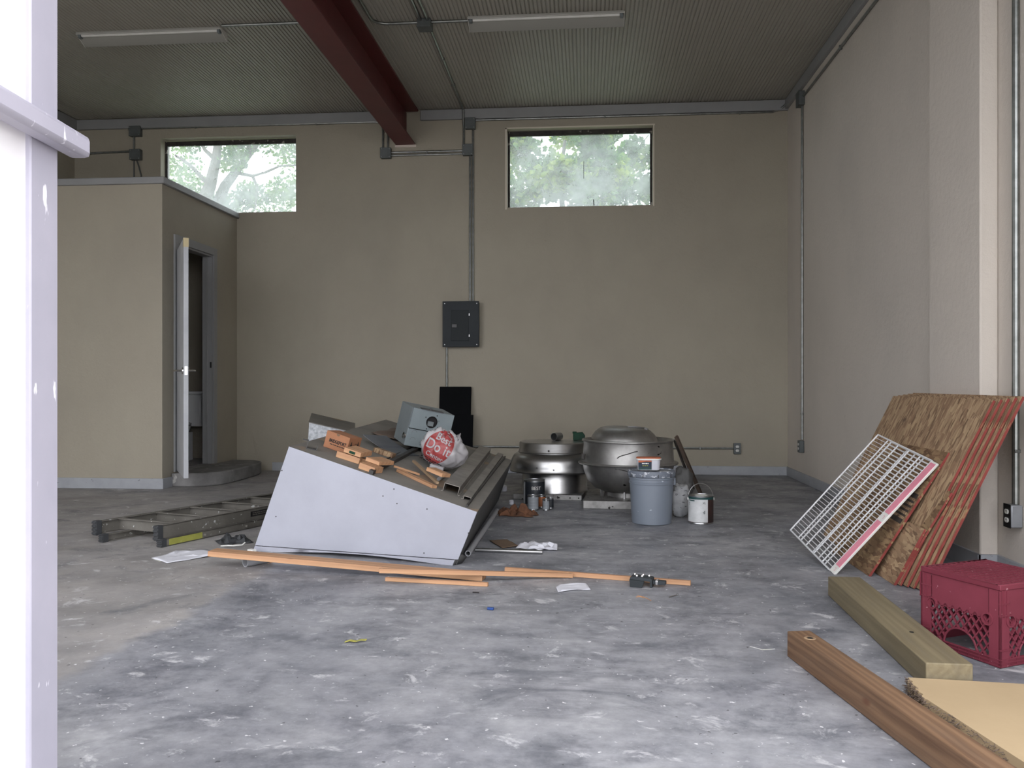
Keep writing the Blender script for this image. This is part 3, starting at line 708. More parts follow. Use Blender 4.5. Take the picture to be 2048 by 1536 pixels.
# torn metal corner near the right foot
c_ = H(BR)
MB().add([c_+Vector((-.01, .0, .03)), c_+Vector((.03, .02, .055)), c_+Vector((.05, .06, .035)), c_+Vector((.01, .03, .0)), c_+Vector((-.015, .004, .0)), c_+Vector((.025, .05, .004))], [(0,1,2,5,3), (0,3,4)]).build('torn_corner', m_hoodd, t, solid=.003)
b = MB()
for px, py in ((564, 941), (552, 1033), (788, 978), (766, 992), (794, 1007), (848, 1106), (854, 1018), (937, 1066)):
    p = H(PP(px, py, BR, nrm)); b.tube([p+Vector((0, .002, 0)), p+Vector((0, -.0025, 0))], .0035, 8)
b.split('rivet', m_hoods, t)

# things lying on the hood
def on_top(name, label, cat, px, py, yaw, mb, mat, group=None, up=.001, **k):
    o = mb.build(name, mat, M=topframe(px, py, yaw, up), **k); return tag(o, label, cat, group)
# BRIDGEPORT carton
Mx = topframe(646, 893, -.06, .001)
t = thing('carton', 'small brown cardboard carton printed BRIDGEPORT standing on the hood', 'carton', M=Mx)
cw_, cd_, ch_ = .165, .135, .10
MB().box((0, 0, 0), (cw_, cd_, ch_-.002)).build('body', m_card, t, bevel=.002)
f1 = MB().box((0, 0, ch_-.002), (cw_, cd_*.495, ch_+.001)).build('flap', m_card, t); MB().box((0, cd_*.505, ch_-.002), (cw_, cd_, ch_+.001)).build('flap', m_card, t)
MB().prism([(cw_*.5+.012*math.cos(k*PI/8), -.0008, ch_-.001-.012*math.sin(k*PI/8)) for k in range(9)], (0, .0006, 0)).build('thumb_notch', m_cardb, t)
text('BRIDGEPORT', .027, T(cw_*.55, -.0012, ch_*.5) @ R(PI/2, 'X'), m_ink, t, sx=.75, bold=.0008)
smallprint(.105, .009, 1, T(cw_*.57, -.0012, ch_*.30) @ R(PI/2, 'X'), m_ink, t, 2)
b = MB()
for y_ in (.03, .08, .105):
    if y_ != .08:
        b.prism([(cw_+.001, y_-.012, ch_*.60), (cw_+.001, y_+.012, ch_*.60), (cw_+.001, y_, ch_*.40)], (.0004, 0, 0)); b.box((cw_+.0008, y_-.004, ch_*.60), (cw_+.0014, y_+.004, ch_*.74))
    else: b.box((cw_+.0008, y_-.012, ch_*.3), (cw_+.0014, y_+.012, ch_*.32)).box((cw_+.0008, y_-.012, ch_*.62), (cw_+.0014, y_+.012, ch_*.64))
b.split('printed_arrows', m_ink, t)
# bracket
b = MB().box((0, 0, 0), (.06, .05, .003)).box((0, 0, 0), (.003, .05, .045)).box((-.03, .01, .042), (.003, .04, .045)).box((.057, 0, 0), (.06, .05, .03))
on_top('bracket', 'small bent metal bracket at the left end of the hood top', 'bracket', 612, 897, .5, b, m_hoodd)
# wood offcuts
G1 = 'wood offcuts on the hood'
def blk(label, px, py, yaw, sz, mat=None, up=.001, name='wood_block', tilt=0):
    b = MB().box((0, 0, 0), sz); Mx = topframe(px, py, yaw, up) @ R(tilt, 'Y')
    o = b.build(name, mat or m_pine, M=Mx, bevel=.0015); return tag(o, label, 'wood offcut', G1)
blk('short square pine stick at the front left under the stamped block', 671, 914, .10, (.145, .03, .035))
blk('small pine offcut wedged between two others at the front edge of the hood', 704, 921, .12, (.09, .05, .028))
blk('flat pine offcut lying lowest at the front edge of the hood', 716, 937, -.04, (.10, .10, .034))
blk('pine block with a bright clean end face, second from the dark seam', 727, 934, -.10, (.092, .16, .022), up=.037)
t = thing('wood_block', 'pine block with a green and black stamp on its front, topmost of the left pile', 'wood offcut', M=topframe(683, 918, -.02, .042) @ R(.06, 'X'), group=G1)
MB().box((0, 0, 0), (.112, .13, .028)).build('body', m_pine, t, bevel=.0015)
MB().box((.036, -.0008, .005), (.075, 0, .020)).build('stamp', m_green, t)
blk('small greyed block end poking from under the stamped block', 741, 940, .05, (.03, .045, .02), m_pineg)
on_top('wood_block', 'strip of strand board lying behind the pine blocks on the hood', 'wood offcut', 745, 904, -.02, MB().box((0, 0, 0), (.14, .05, .03)), m_osb, G1, bevel=.002)
def stick(label, pa, pb_, w_, h_, lift0=0, lift1=0, mat=None, name='wood_strip', group=G1):
    a = tp(*pa)+topn*(lift0+.001); b_ = tp(*pb_)+topn*(lift1+.001); L = (b_-a).length
    o = MB().box((0, -w_/2, 0), (L, w_/2, h_)).build(name, mat or m_pine, M=frame(a, b_-a, topn), bevel=.001); return tag(o, label, 'wood offcut', group)
stick('long splintered pine strip running down the slope in the middle of the hood', (797, 944), (868, 977), .04, .016)
stick('thin pine sliver crossing behind the long splintered strip', (785, 940), (838, 951), .014, .012, .017, .0)
stick('thin dark strip of wood lying diagonally between the bag and the sticks', (824, 934), (872, 975), .018, .014, .03, .02, m_pineg)
o = blk('short orange pine block beside the aluminium channel', 847, 959, -.33, (.125, .075, .022), up=.054)
# folded brown paper and dark metal sheet
def crumple(name, label, cat, mat, Mx, w_, d_, hgt, seed, n=14, edge=.0, group=None, th=.0015):
    rnd = random.Random(seed); vs = []; fs = []
    for j in range(n+1):
        for i in range(n+1):
            u, v = i/n, j/n; x = u*w_; y = v*d_
            nz_ = noise.noise(Vector((u*3.1+seed, v*3.1, seed*.7)))+.5*noise.noise(Vector((u*7+seed, v*7, 3.3)))
            ee = 1+edge*noise.noise(Vector((u*4+9, v*4, seed)))
            wn = (max(0, math.sin(PI*u)*math.sin(PI*v)))**.5; nz_ = nz_*wn if edge > .2 else nz_
            vs.append((x+(u-.5)*edge*w_*noise.noise(Vector((v*3, seed, 1))), y+(v-.5)*edge*d_*noise.noise(Vector((u*3, seed, 5))), th+hgt*abs(nz_)))
    for j in range(n):
        for i in range(n): a = j*(n+1)+i; fs.append((a, a+1, a+n+2, a+n+1))
    o = MB().add(vs, fs).build(name, mat, M=Mx, solid=th, angle=20); return tag(o, label, cat, group)
crumple('kraft_paper', 'folded sheet of brown paper at the far edge of the hood behind the grey box', 'paper', m_kraft, topframe(742, 868, .15, .012), .46, .62, .05, 3, edge=.25)
b = MB(); 
for i in range(10):
    u0, u1_ = i/10, (i+1)/10; z0_, z1_ = .05*(1-u0)**2, .05*(1-u1_)**2
    b.hexa([(u0*.30, 0, z0_), (u1_*.30, 0, z1_), (u1_*.30, .27, z1_), (u0*.30, .27, z0_), (u0*.30, 0, z0_+.004), (u1_*.30, 0, z1_+.004), (u1_*.30, .27, z1_+.004), (u0*.30, .27, z0_+.004)])
on_top('sheet_metal', 'bowed dark grey metal sheet under the grey electrical box', 'metal sheet', 722, 885, -.15, b, M('blue_grey_sheet', '5d6064', '505357', scale=4, rough=.55))
# grey meter box
Mx = topframe(806, 899, .76, .035) @ R(-.03, 'Y')
t = thing('meter_box', 'tilted blue-grey electrical meter box with a round hole, lying on the hood', 'electrical box', M=Mx)
bw_, bd_, bh_ = .305, .24, .265
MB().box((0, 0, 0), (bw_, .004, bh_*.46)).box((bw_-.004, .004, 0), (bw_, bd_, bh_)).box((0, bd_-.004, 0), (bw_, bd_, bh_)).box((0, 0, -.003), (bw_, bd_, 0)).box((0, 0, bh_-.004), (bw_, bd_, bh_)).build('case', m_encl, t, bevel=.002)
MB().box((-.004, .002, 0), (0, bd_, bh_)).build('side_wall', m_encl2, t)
MB().box((.002, -.002, bh_*.445), (bw_-.002, .006, bh_*.472)).build('dark_gap', m_hole, t)
# upper cover with a round hole, slightly proud
def plate_hole(w_, z0_, z1_, cx, cz, r, y, th_, n=32):
    b = MB(); out_ = []; inn_ = []
    for k in range(n):
        a = 2*PI*(k+.5)/n; inn_.append((cx+r*math.cos(a), cz+r*math.sin(a)))
        dx, dz = math.cos(a), math.sin(a); sc_ = min((w_-cx)/dx if dx > 0 else -cx/dx, (z1_-cz)/dz if dz > 0 else (z0_-cz)/dz); out_.append((cx+dx*sc_, cz+dz*sc_))
    corners = [(0, z0_), (w_, z0_), (w_, z1_), (0, z1_)]
    vs = [(x, y, z) for x, z in out_]+[(x, y, z) for x, z in inn_]+[(x, y+th_, z) for x, z in out_]+[(x, y+th_, z) for x, z in inn_]
    fs = []
    for k in range(n):
        k2 = (k+1) % n; fs += [(k, k2, n+k2, n+k), (2*n+k, 3*n+k, 3*n+k2, 2*n+k2), (n+k, n+k2, 3*n+k2, 3*n+k), (k, 2*n+k, 2*n+k2, k2)]
    b.add(vs, fs)
    for cx_, cz_ in corners:   # fill the four corners
        a = min(range(n), key=lambda k: (out_[k][0]-cx_)**2+(out_[k][1]-cz_)**2 if (abs(out_[k][0]-cx_) < 1e-6) else 9)
        c2_ = min(range(n), key=lambda k: (out_[k][0]-cx_)**2+(out_[k][1]-cz_)**2 if (abs(out_[k][1]-cz_) < 1e-6) else 9)
        p_ = [(out_[a][0], y, out_[a][1]), (cx_, y, cz_), (out_[c2_][0], y, out_[c2_][1])]
        b.prism([Vector(v) for v in p_], (0, th_, 0))
    return b
cv = plate_hole(bw_, bh_*.47, bh_, bw_*.50, bh_*.71, .042, -.012, .004)
cv.box((0, -.008, bh_*.47), (bw_, -.0, bh_*.475)).box((0, -.009, bh_-.003), (bw_, 0, bh_)).box((0, -.009, bh_*.47), (.003, 0, bh_)).box((bw_-.003, -.009, bh_*.47), (bw_, 0, bh_))
cvo = cv.build('upper_cover', m_encl, t)
b = MB()
for k in range(4): b.tube([(bw_*.5+.058*math.cos(PI/4+k*PI/2+.3), -.014, bh_*.71+.058*math.sin(PI/4+k*PI/2+.3)), (bw_*.5+.058*math.cos(PI/4+k*PI/2+.3), -.011, bh_*.71+.058*math.sin(PI/4+k*PI/2+.3))], .004, 8)
b.split('screw_hole', m_hole, cvo)
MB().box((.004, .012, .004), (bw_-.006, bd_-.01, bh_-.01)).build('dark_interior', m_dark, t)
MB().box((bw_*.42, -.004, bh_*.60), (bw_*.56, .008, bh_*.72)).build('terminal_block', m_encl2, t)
MB().box((.06, -.02, bh_), (bw_*.72, .03, bh_+.006)).tube([(bw_*.4, -.016, bh_+.006), (bw_*.4, -.016, bh_+.02)], .006).build('hinge_strip', m_hoodd, t)
b = MB()
for k, (x_, z_) in enumerate(((.05, .09), (.14, .075), (.12, .03), (.22, .05), (.05, .04))): b.lathe([(.018, 0), (.020, .0012), (.022, 0)], 24, M=T(x_, -.0, z_) @ R(PI/2, 'X'), a0=.4, a1=PI)
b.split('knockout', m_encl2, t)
MB().lathe([(.012, 0), (.02, .001), (.022, .012), (.012, .012)], 20, M=T(-.004, .02, .06) @ R(-PI/2, 'Y')).build('side_fitting', m_chrome, t)
# Do it Best plastic bag
Mx = topframe(825, 928, .25, .002)
t = thing('plastic_bag', 'crumpled white plastic shopping bag with a red Do it Best print on the hood', 'plastic bag', M=Mx)
import bmesh
bm = bmesh.new(); bmesh.ops.create_icosphere(bm, subdivisions=5, radius=1)
for v in bm.verts:
    p = v.co.copy(); th_ = math.atan2(p.y, p.x)
    nz1 = noise.noise(p*1.3+Vector((3,1,2))); nz2 = noise.noise(p*3.1); rid = abs(noise.noise(Vector((p.x*4.2, p.y*4.2, p.z*1.6))))
    r = 1+.13*nz1+.06*nz2-.10*rid
    z_ = p.z
    taper = 1-.22*z_
    x = p.x*.148*r*taper; y = p.y*.125*r*taper; z_ = (z_*.5+.5)**.9*.25*(1+.12*nz1+.10*nz2)
    if p.z > .55: x += .02*noise.noise(p*5); z_ += .03*noise.noise(p*6+Vector((5,5,5)))
    v.co = Vector((x+.155, y+.11, max(.001, z_)))
bag_me = bpy.data.meshes.new('bag_skin'); bm.to_mesh(bag_me); bt = BVHTree.FromBMesh(bm); bm.free()
for p_ in bag_me.polygons: p_.use_smooth = True
bag_me.materials.append(m_bag); bo = bpy.data.objects.new('bag_skin', bag_me); C.objects.link(bo); bo.parent = t
def project(me, off):
    for v in me.vertices:
        hit = bt.ray_cast(Vector((v.co.x, -1, v.co.z)), Vector((0, 1, 0)))
        if hit[0]: v.co = Vector((v.co.x, hit[0].y-off, v.co.z))
        else: v.co.y = .06
vs = []; fs = []; n_ = 26
pm = []
for j in range(n_):
    for i in range(n_):
        u, v = i/(n_-1)*2-1, j/(n_-1)*2-1
        k = 1/max(1e-6, math.hypot(u, v))*max(abs(u), abs(v)) if (u or v) else 1
        vs.append((.128+.092*u*k+.02*v*k, 0, .142+.108*v*k))
for j in range(n_-1):
    for i in range(n_-1): a = j*n_+i; fs.append((a, a+1, a+n_+1, a+n_))
ro = MB().add(vs, fs).build('red_print', m_bagred, t); project(ro.data, .0022)
for p_ in ro.data.polygons: p_.use_smooth = True
def bagtext(s_, size, x, z, m_, sx=1, rot=-.18, bold=.001):
    o = text(s_, size, T(x, 0, z) @ R(PI/2, 'X') @ R(rot, 'Z'), m_, t, ext=0, sx=sx, bold=bold)
    bm = bmesh.new(); bm.from_mesh(o.data); bmesh.ops.triangulate(bm, faces=bm.faces); bmesh.ops.subdivide_edges(bm, edges=[e_ for e_ in bm.edges if e_.calc_length() > .008], cuts=2); bm.to_mesh(o.data); bm.free(); project(o.data, .0042)
bagtext('Best', .062, .150, .200, m_bag); bagtext('Do it', .088, .130, .142, m_bag, .9); bagtext('Center', .042, .118, .082, m_bag, 1, -.18, .0006)
o = smallprint(.15, .04, 3, T(.10, 0, .040) @ R(PI/2, 'X') @ R(-.22, 'Z'), m_ink, t, 6); project(o.data, .003)
b = MB().box((.11, -.03, .001), (.20, .02, .035)); b.build('white_foam_piece', m_bag, t, bevel=.006)
# aluminium channels lying on the hood
def channel(label, pa, pb_, w_, h_, lift=0, mat=m_alu):
    a = tp(*pa)+topn*(.001+lift); b_ = tp(*pb_)+topn*(.001+lift); L = (b_-a).length; Mx = frame(a, b_-a, topn)   # x along the length
    t = thing('metal_channel', label, 'metal channel', M=Mx, group='metal channels on the hood'); th_ = .004
    MB().box((0, -w_/2, h_-th_), (L, w_/2, h_)).box((0, -w_/2, 0), (L, -w_/2+th_, h_)).box((0, w_/2-th_, 0), (L, w_/2, h_)).build('web', mat, t, bevel=.0008)
    MB().box((0, -w_/2-.010, 0), (L, -w_/2, th_)).box((0, w_/2, 0), (L, w_/2+.010, th_)).split('flange', mat, t, bevel=.0008)
    return t
channel('wide aluminium channel with open hollow end facing the door, on the hood', (900, 987), (968, 906), .09, .05)
channel('narrower low metal channel beside the wide one, nearer the hood edge', (933, 1001), (1000, 912), .045, .022)
o = tag(MB().tube([(0,0,.012), (.20,0,.012)], .011, 10).build('rod', m_pvc, M=frame(tp(876, 962), tp(905, 944)-tp(876, 962), topn)), 'short grey rod half under the bag on the hood', 'rod')
# galvanised box behind the hood
p = PY(617, 884, 7.05)
gb = Vector((p.x-.06, 7.35, 0))
Mx = frame((gb.x-.06, 7.30, 0), (1, .28, 0), (0,0,1))
t = thing('duct_box', 'tall galvanised metal duct box standing behind the hood, its dusty lid sloping', 'duct box', M=Mx)
hh = .60
MB().add([(0,0,0), (.44,0,0), (.44,.5,0), (0,.5,0), (.04,0,hh), (.44,0,hh-.10), (.44,.5,hh-.04), (.04,.5,hh+.06)], [(3,2,1,0),(0,1,5,4),(1,2,6,5),(2,3,7,6),(3,0,4,7)]).build('body', m_galv, t)
MB().add([(.035,-.005,hh), (.445,-.005,hh-.10), (.445,.505,hh-.04), (.035,.505,hh+.06), (.035,-.005,hh+.008), (.445,-.005,hh-.092), (.445,.505,hh-.032), (.035,.505,hh+.068)], [(3,2,1,0),(4,5,6,7),(0,1,5,4),(1,2,6,5),(2,3,7,6),(3,0,4,7)]).build('lid', m_hood, t)

# ---------------------------------------------------------------- folded stepladder
P0 = Vector((-2.48, 4.67, 0)); P1 = Vector((-2.965, 4.815, 0)); DN = Vector((.366, .93, 0)).normalized(); DF = Vector((.402, .916, 0)).normalized()
t = thing('stepladder', 'dirty paint-spattered folded stepladder lying flat on the floor left of the hood', 'ladder', P0)
def lrail(name, p, d, z0, z1, L, side, mat=m_lad, parent=None):
    M_ = T(*(p-P0)) @ frame((0, 0, 0), d, (0,0,1)); th_ = .005; w_ = .028*side
    ys = sorted((0, w_)); b = MB()
    b.box((0, ys[0] if side > 0 else ys[1]-th_, z0), (L, ys[0]+th_ if side > 0 else ys[1], z1), M=M_)
    b.box((0, ys[0], z1-th_), (L, ys[1], z1), M=M_); b.box((0, ys[0], z0), (L, ys[1], z0+th_), M=M_)
    o = b.build(name, mat, parent or t); return o, M_
LL = 1.52
ro1, M1 = lrail('front_rail', P0, DN, .042, .120, LL, 1); ro2, M2 = lrail('front_rail', P1, DF, .042, .120, LL, -1)
r3, M3 = lrail('rear_rail', P0+Vector((.028, -.012, 0)), DN, .001, .046, LL-.05, 1); r4, M4 = lrail('rear_rail', P1+Vector((.06, -.03, 0)), DF, .001, .046, LL-.05, -1)
for k in range(6):
    s_ = .16+k*.27
    if s_ > LL: break
    a = P0+DN*s_-P0; c = P1+DF*(s_)-P0; dd_ = (c-a)
    Mx = frame(a, dd_, (0,0,1))
    MB().box((.004, -.012, .048), (dd_.length-.004, -.007, .118), M=Mx).box((.004, -.012, .113), (dd_.length-.004, .016, .118), M=Mx).build('step', m_lad, t, bevel=.001)
for k in (0, 1, 3):
    s_ = .30+k*.35; a = P0+Vector((.05,0,0))+DN*s_-P0; c = P1+DF*s_-P0; dd_ = c-a
    MB().tube([a+Vector((0,0,.022)), c+Vector((0,0,.022))], .009, 8).build('rear_brace', m_lad, t)
for Mx, z0, z1, sd in ((M1, .036, .124, 1), (M2, .036, .124, -1), (M3, 0, .05, 1), (M4, 0, .05, -1)):
    ys = sorted((-.004*sd, .034*sd)); b = MB().box((-.008, ys[0], z0), (.030, ys[1], z1), M=Mx)
    for q_ in range(4): b.box((-.014, ys[0], z0+.006+q_*(z1-z0)/4), (-.008, ys[1], z0+.006+(q_+.55)*(z1-z0)/4), M=Mx)
    b.build('rubber_foot', m_ladf, t, bevel=.002)
MB().box((.05, -.0012, .006), (.30, 0, .042), M=M3).build('yellow_label', m_yellow, r3)
b = MB().box((.74, -.0012, .07), (.93, 0, .104), M=M1); b.build('black_sticker', m_blackp, ro1)
smallprint(.16, .024, 2, M1 @ T(.835, -.0016, .087) @ R(PI/2, 'X'), m_lad, ro1, 3)

# ---------------------------------------------------------------- pine boards across the front of the hood
def fboard(name, label, pa, pb_, za, zb, w_, h_, mat=m_pine, cat='wooden board', group='pine boards on the floor in front of the hood', bevel=.0015):
    """pa, pb = ground points of the front lower edge; x runs along the board, y away from the viewer"""
    a = Vector((pa.x, pa.y, za)); b_ = Vector((pb_.x, pb_.y, zb)); L = (b_-a).length
    o = MB().box((0, 0, 0), (L, w_, h_)).build(name, mat, M=frame(a, b_-a, (0,0,1)), bevel=bevel); return tag(o, label, cat, group)
fboard('pine_board', 'long wide pine board before the hood, left end propped on a pipe', G(415, 1113, .062), G(964, 1163, .001), .062, .001, .088, .027)
fboard('pine_strip', 'narrow pine strip whose left end lies on the long wide board', G(758, 1147, .066), G(1146, 1156, .001), .067, .001, .022, .021)
fboard('pine_strip', 'long narrow pine strip on the floor with the black metal bracket on it', G(1009, 1144), G(1381, 1172), .001, .001, .02, .022)
fboard('pine_strip', 'short pine strip lying alone nearest the viewer below the long board', G(770, 1163), G(975, 1174), .001, .001, .02, .018)
pp = G(490, 1134); ax_ = (G(540, 1122)-pp); 
t_ = MB(); r0, r1 = .0275, .0235
t_.lathe([(r1, 0), (r0, 0), (r0, .16), (r1, .16), (r1, 0)], 28, M=frame((pp.x, pp.y, r0), (0,0,1), (.55, .83, 0)))
tag(t_.build('pipe', m_pvc), 'short piece of grey plastic pipe under the left end of the long board', 'pipe')
b = MB()
for k in range(7): b.tube([G(505+k*5, 1128+random.uniform(-3, 3), .003), G(516+k*5, 1122+random.uniform(-4, 3), .012)], .0015, 5)
o = tag(b.build('wood_shavings', m_pine, recenter=True), 'little pile of wood shavings beside the short grey pipe', 'wood shavings'); o['kind'] = 'stuff'
# black bracket lying over the strip
a = G(1259, 1171); Mx = frame((a.x, a.y-.02, .001), (G(1320, 1176)-a), (0,0,1))
t = thing('metal_bracket', 'dark grey metal bracket with silver bolts sitting over the narrow pine strip', 'metal bracket', M=Mx)
MB().prism([(0, 0, 0), (.012, 0, -.0), (.012, 0, .028), (.095, 0, .028), (.095, 0, 0), (.105, 0, 0), (.105, 0, .038), (.10, 0, .042), (.03, 0, .046), (.004, 0, .046), (0, 0, .04)], (0, .062, 0)).build('body', m_panel, t, bevel=.002)
MB().box((.105, .012, .014), (.165, .045, .032)).build('arm', m_panel, t, bevel=.003)
MB().box((.118, .010, .012), (.130, .047, .034)).build('collar', m_chrome, t, bevel=.002)
for x_, y_ in ((.015, .05), (.03, .02), (.055, .048), (.055, .02), (.085, .04)): MB().lathe([(0, .045), (.006, .045), (.006, .050), (.004, .053), (0, .053)], 12, M=T(x_, y_, 0)).build('bolt', m_chrome, t)
MB().prism([(.004, -.012, .0), (.06, -.012, .0), (.07, -.012, .03), (.0, -.012, .034)], (0, .012, 0)).build('side_plate', m_panel2, t, bevel=.001)

# papers and small litter
def gframe(px, py, qx, qy, z=.002):
    a = G(px, py); return frame((a.x, a.y, z), G(qx, qy)-a, (0,0,1))
def poly_sheet(name, label, cat, mat, pix, z=.002, th_=.0012, group=None, wav=.006, seed=1, fold=None):
    """paper from ground points: an outline filled by a grid fan with small waves"""
    pts = [G(*p) for p in pix]; c = sum(pts, Vector())/len(pts); b = MB(); rings = 7; n = 0; dense = []
    for i in range(len(pts)):
        a, e_ = pts[i], pts[(i+1) % len(pts)]
        for k in range(4): dense.append(a.lerp(e_, k/4))
    m = len(dense); vs = [(0, 0, th_+wav*.5)]; fs = []
    for r_i in range(1, rings+1):
        for p in dense:
            q_ = (p-c)*(r_i/rings); h_ = wav*abs(noise.noise(Vector((p.x*9*r_i/rings+seed, p.y*9*r_i/rings, seed))))*2
            vs.append((q_.x, q_.y, th_+h_))
    for k in range(m): fs.append((0, 1+k, 1+(k+1) % m))
    for r_i in range(rings-1):
        for k in range(m): a = 1+r_i*m; fs.append((a+k, a+m+k, a+m+(k+1) % m, a+(k+1) % m))
    o = MB().add(vs, fs).build(name, mat, M=T(c.x, c.y, z), solid=th_, angle=25); return tag(o, label, cat, group)
poly_sheet('paper_sheet', 'crumpled white paper sheet at the left end of the long board', 'paper', m_paper, [(303, 1118), (330, 1112), (348, 1108), (360, 1102), (412, 1101), (445, 1112), (400, 1117), (334, 1128), (318, 1122)], wav=.008)
poly_sheet('paper_sheet', 'stained paper flap lying under the left tip of the white paper', 'paper', m_paperd, [(302, 1117), (345, 1109), (352, 1114), (320, 1124)], z=.0005, wav=.001, th_=.0006)
poly_sheet('paper_sheet', 'crumpled white paper towel on the open floor in front of the boards', 'paper', m_paper, [(1112, 1176), (1120, 1170), (1150, 1169), (1172, 1167), (1181, 1181), (1155, 1181), (1116, 1186)], wav=.004, seed=4)
poly_sheet('paper_sheet', 'folded white paper on the floor behind the silver tube', 'paper', m_paper, [(1031, 1099), (1050, 1092), (1068, 1088), (1115, 1097), (1114, 1103), (1068, 1102)], wav=.025, seed=6)
poly_sheet('cardboard_scrap', 'dark brown cardboard scrap on the floor beside the right end of the hood', 'cardboard', m_cardb, [(979, 1083), (1014, 1081), (1037, 1094), (1005, 1098)], wav=.003, th_=.003)
a, b_ = G(951, 1104), G(1085, 1109)
tag(MB().tube([(0,0,.0125), ((b_-a).length,0,.0125)], .0115, 14).build('metal_tube', m_brushed, M=frame(a, b_-a, (0,0,1))), 'short shiny silver tube lying on the floor right of the hood', 'tube')
a, b_ = G(936, 1113), G(994, 1026); L = (b_-a).length
o = MB().lathe([(.012, 0), (.0165, 0), (.0165, L), (.012, L), (.012, 0)], 20, M=T(0,0,.0165)).build('metal_pipe', m_pvc, M=frame((a.x, a.y, .0165), (0,0,1), b_-a) @ T(0,0,-.0165)); tag(o, 'long grey metal pipe on the floor along the right side of the hood', 'pipe')
a = G(470, 1090)
crumple('plastic_scrap', 'crumpled grey and black scrap with a white edge on the floor by the ladder', 'scrap', m_ladf, gframe(442, 1092, 492, 1087), .19, .17, .09, 8, edge=.5, n=12)
tag(MB().tube([G(442, 1092, .006), G(455, 1091, .014), G(470, 1091, .013), G(484, 1090, .01), G(490, 1085, .02)], .004, 6).build('plastic_strip', m_white, recenter=True), 'curved white plastic strip in front of the black scrap by the ladder', 'plastic strip')
tag(MB().box((0,0,0), (.045, .03, .02)).build('foam_scrap', m_white, M=gframe(494, 1106, 506, 1108, .001), bevel=.003), 'small white foam scrap behind the long board at the hood corner', 'foam scrap')
a = G(1338, 1196); b_ = G(1355, 1191)
t = MB().tube([a+Vector((0,0,.004)), b_+Vector((0,0,.004))], .0022, 8).lathe([(0,0), (.006,0), (.006,.002), (0,.003)], 12, M=frame(b_+Vector((0,0,.006)), (0,0,1), b_-a)).build('nail', m_screw, recenter=True); tag(t, 'single nail lying on the open floor right of the wood slivers', 'nail')
for k, (p, q_, lb) in enumerate((((1275, 1191), (1302, 1201), 'thicker pale wood sliver on the open floor below the bracket'), ((1272, 1194), (1288, 1196), 'short thin wood sliver beside the thicker sliver'), ((1500, 1293), (1550, 1298), 'long pale fibre curved on the floor left of the brown post'))):
    m_ = G((p[0]+q_[0])/2, (p[1]+q_[1])/2+(-2 if k < 2 else 4), .002)
    tag(MB().tube([G(*p, .002), m_, G(*q_, .002)], .0016, 6).build('wood_sliver', m_paperd if k == 2 else m_pine, recenter=True), lb, 'wood sliver', 'slivers on the floor')
b = MB().prism([(0,0,.001), (.028,-.003,.001), (.028,.013,.001), (0,.01,.001)], (0,0,.010)); tag(b.build('wire_connector', m_blue, M=gframe(974, 1220, 987, 1221, 0), bevel=.002), 'tiny blue plastic wire connector on the open floor', 'wire connector')
b = MB(); prev = None
pts = [G(690, 1284, .002), G(700, 1281, .006), G(712, 1283, .005), G(722, 1280, .009), G(733, 1280, .003)]
for i in range(4): b.hexa([pts[i]+Vector((0,-.007,0)), pts[i+1]+Vector((0,-.008,0)), pts[i+1]+Vector((0,.008,0)), pts[i]+Vector((0,.006,0)), pts[i]+Vector((0,-.007,.002)), pts[i+1]+Vector((0,-.008,.002)), pts[i+1]+Vector((0,.008,.002)), pts[i]+Vector((0,.006,.002))])
tag(b.build('leaf', m_leafy, recenter=True), 'dry curled yellow leaf on the open floor', 'leaf')
tag(MB().box((0,0,0),(.03,.006,.003)).build('wood_chip', m_dark, M=gframe(945, 1186, 960, 1187, .001)), 'dark little chip on the floor right of the short pine strip', 'wood chip')

# ---------------------------------------------------------------- exhaust fans
fc = Vector((0, 0, 0)); g1 = G(1106, 1001); FX = ray(1109, 900); FX = FX*(7.12/ (FX.y*cs-FX.x*sn)); FX = Vector((FX.x, FX.y, 0))
t = thing('roof_fan', 'three-tiered spun aluminium exhaust fan on a square base, left of the two', 'exhaust fan', FX, 'exhaust fans against the back wall')
sa = R(-.10)
MB().box((-.30, -.31, 0), (.265, .29, .045), M=sa).build('base', m_foot, t, bevel=.004)
b = MB()
for x_ in (-.2, -.05, .08, .17, .24): b.tube([sa @ Vector((x_, -.309, .022)), sa @ Vector((x_, -.312, .022))], .006, 8)
b.split('bolt_hole', m_hole, t)
MB().lathe([(.0, .045), (.285, .045), (.278, .06), (.275, .21), (.27, .22)], 64).build('lower_drum', m_brushed, t)
MB().lathe([(.275, .205), (.378, .212), (.384, .222), (.378, .232), (.374, .26), (.366, .31), (.345, .35), (.315, .368), (.29, .372)], 64).build('middle_skirt', m_brushed, t)
MB().lathe([(.24, .365), (.305, .368), (.309, .376), (.303, .384), (.298, .45), (.292, .458), (.20, .463), (0, .466)], 64).build('top_cap', m_brushed, t)
for a_, z_, r_ in ((-PI/2-.12, .40, .304), (-PI/2-.35, .265, .377), (-PI/2+.02, .255, .379)): MB().lathe([(0, 0), (.008, 0), (.008, .004), (0, .005)], 12, M=T(r_*math.cos(a_), r_*math.sin(a_), z_) @ R(a_+PI/2, 'Z') @ R(PI/2, 'X')).build('rivet', m_hoods if z_ > .3 else m_screw, t)
FY = ray(1256, 900); FY = FY*(6.66/(FY.y*cs-FY.x*sn)); FY = Vector((FY.x, FY.y, 0))
t = thing('roof_fan', 'large dented bowl-shaped aluminium exhaust fan on a scratched base, behind the bucket', 'exhaust fan', FY, 'exhaust fans against the back wall')
MB().box((-.335, -.36, 0), (.33, .34, .062), M=R(-.06)).build('base', m_foot, t, bevel=.004)
MB().lathe([(0, .062), (.17, .062), (.17, .12), (0, .12)], 40).build('neck', m_bowl, t)
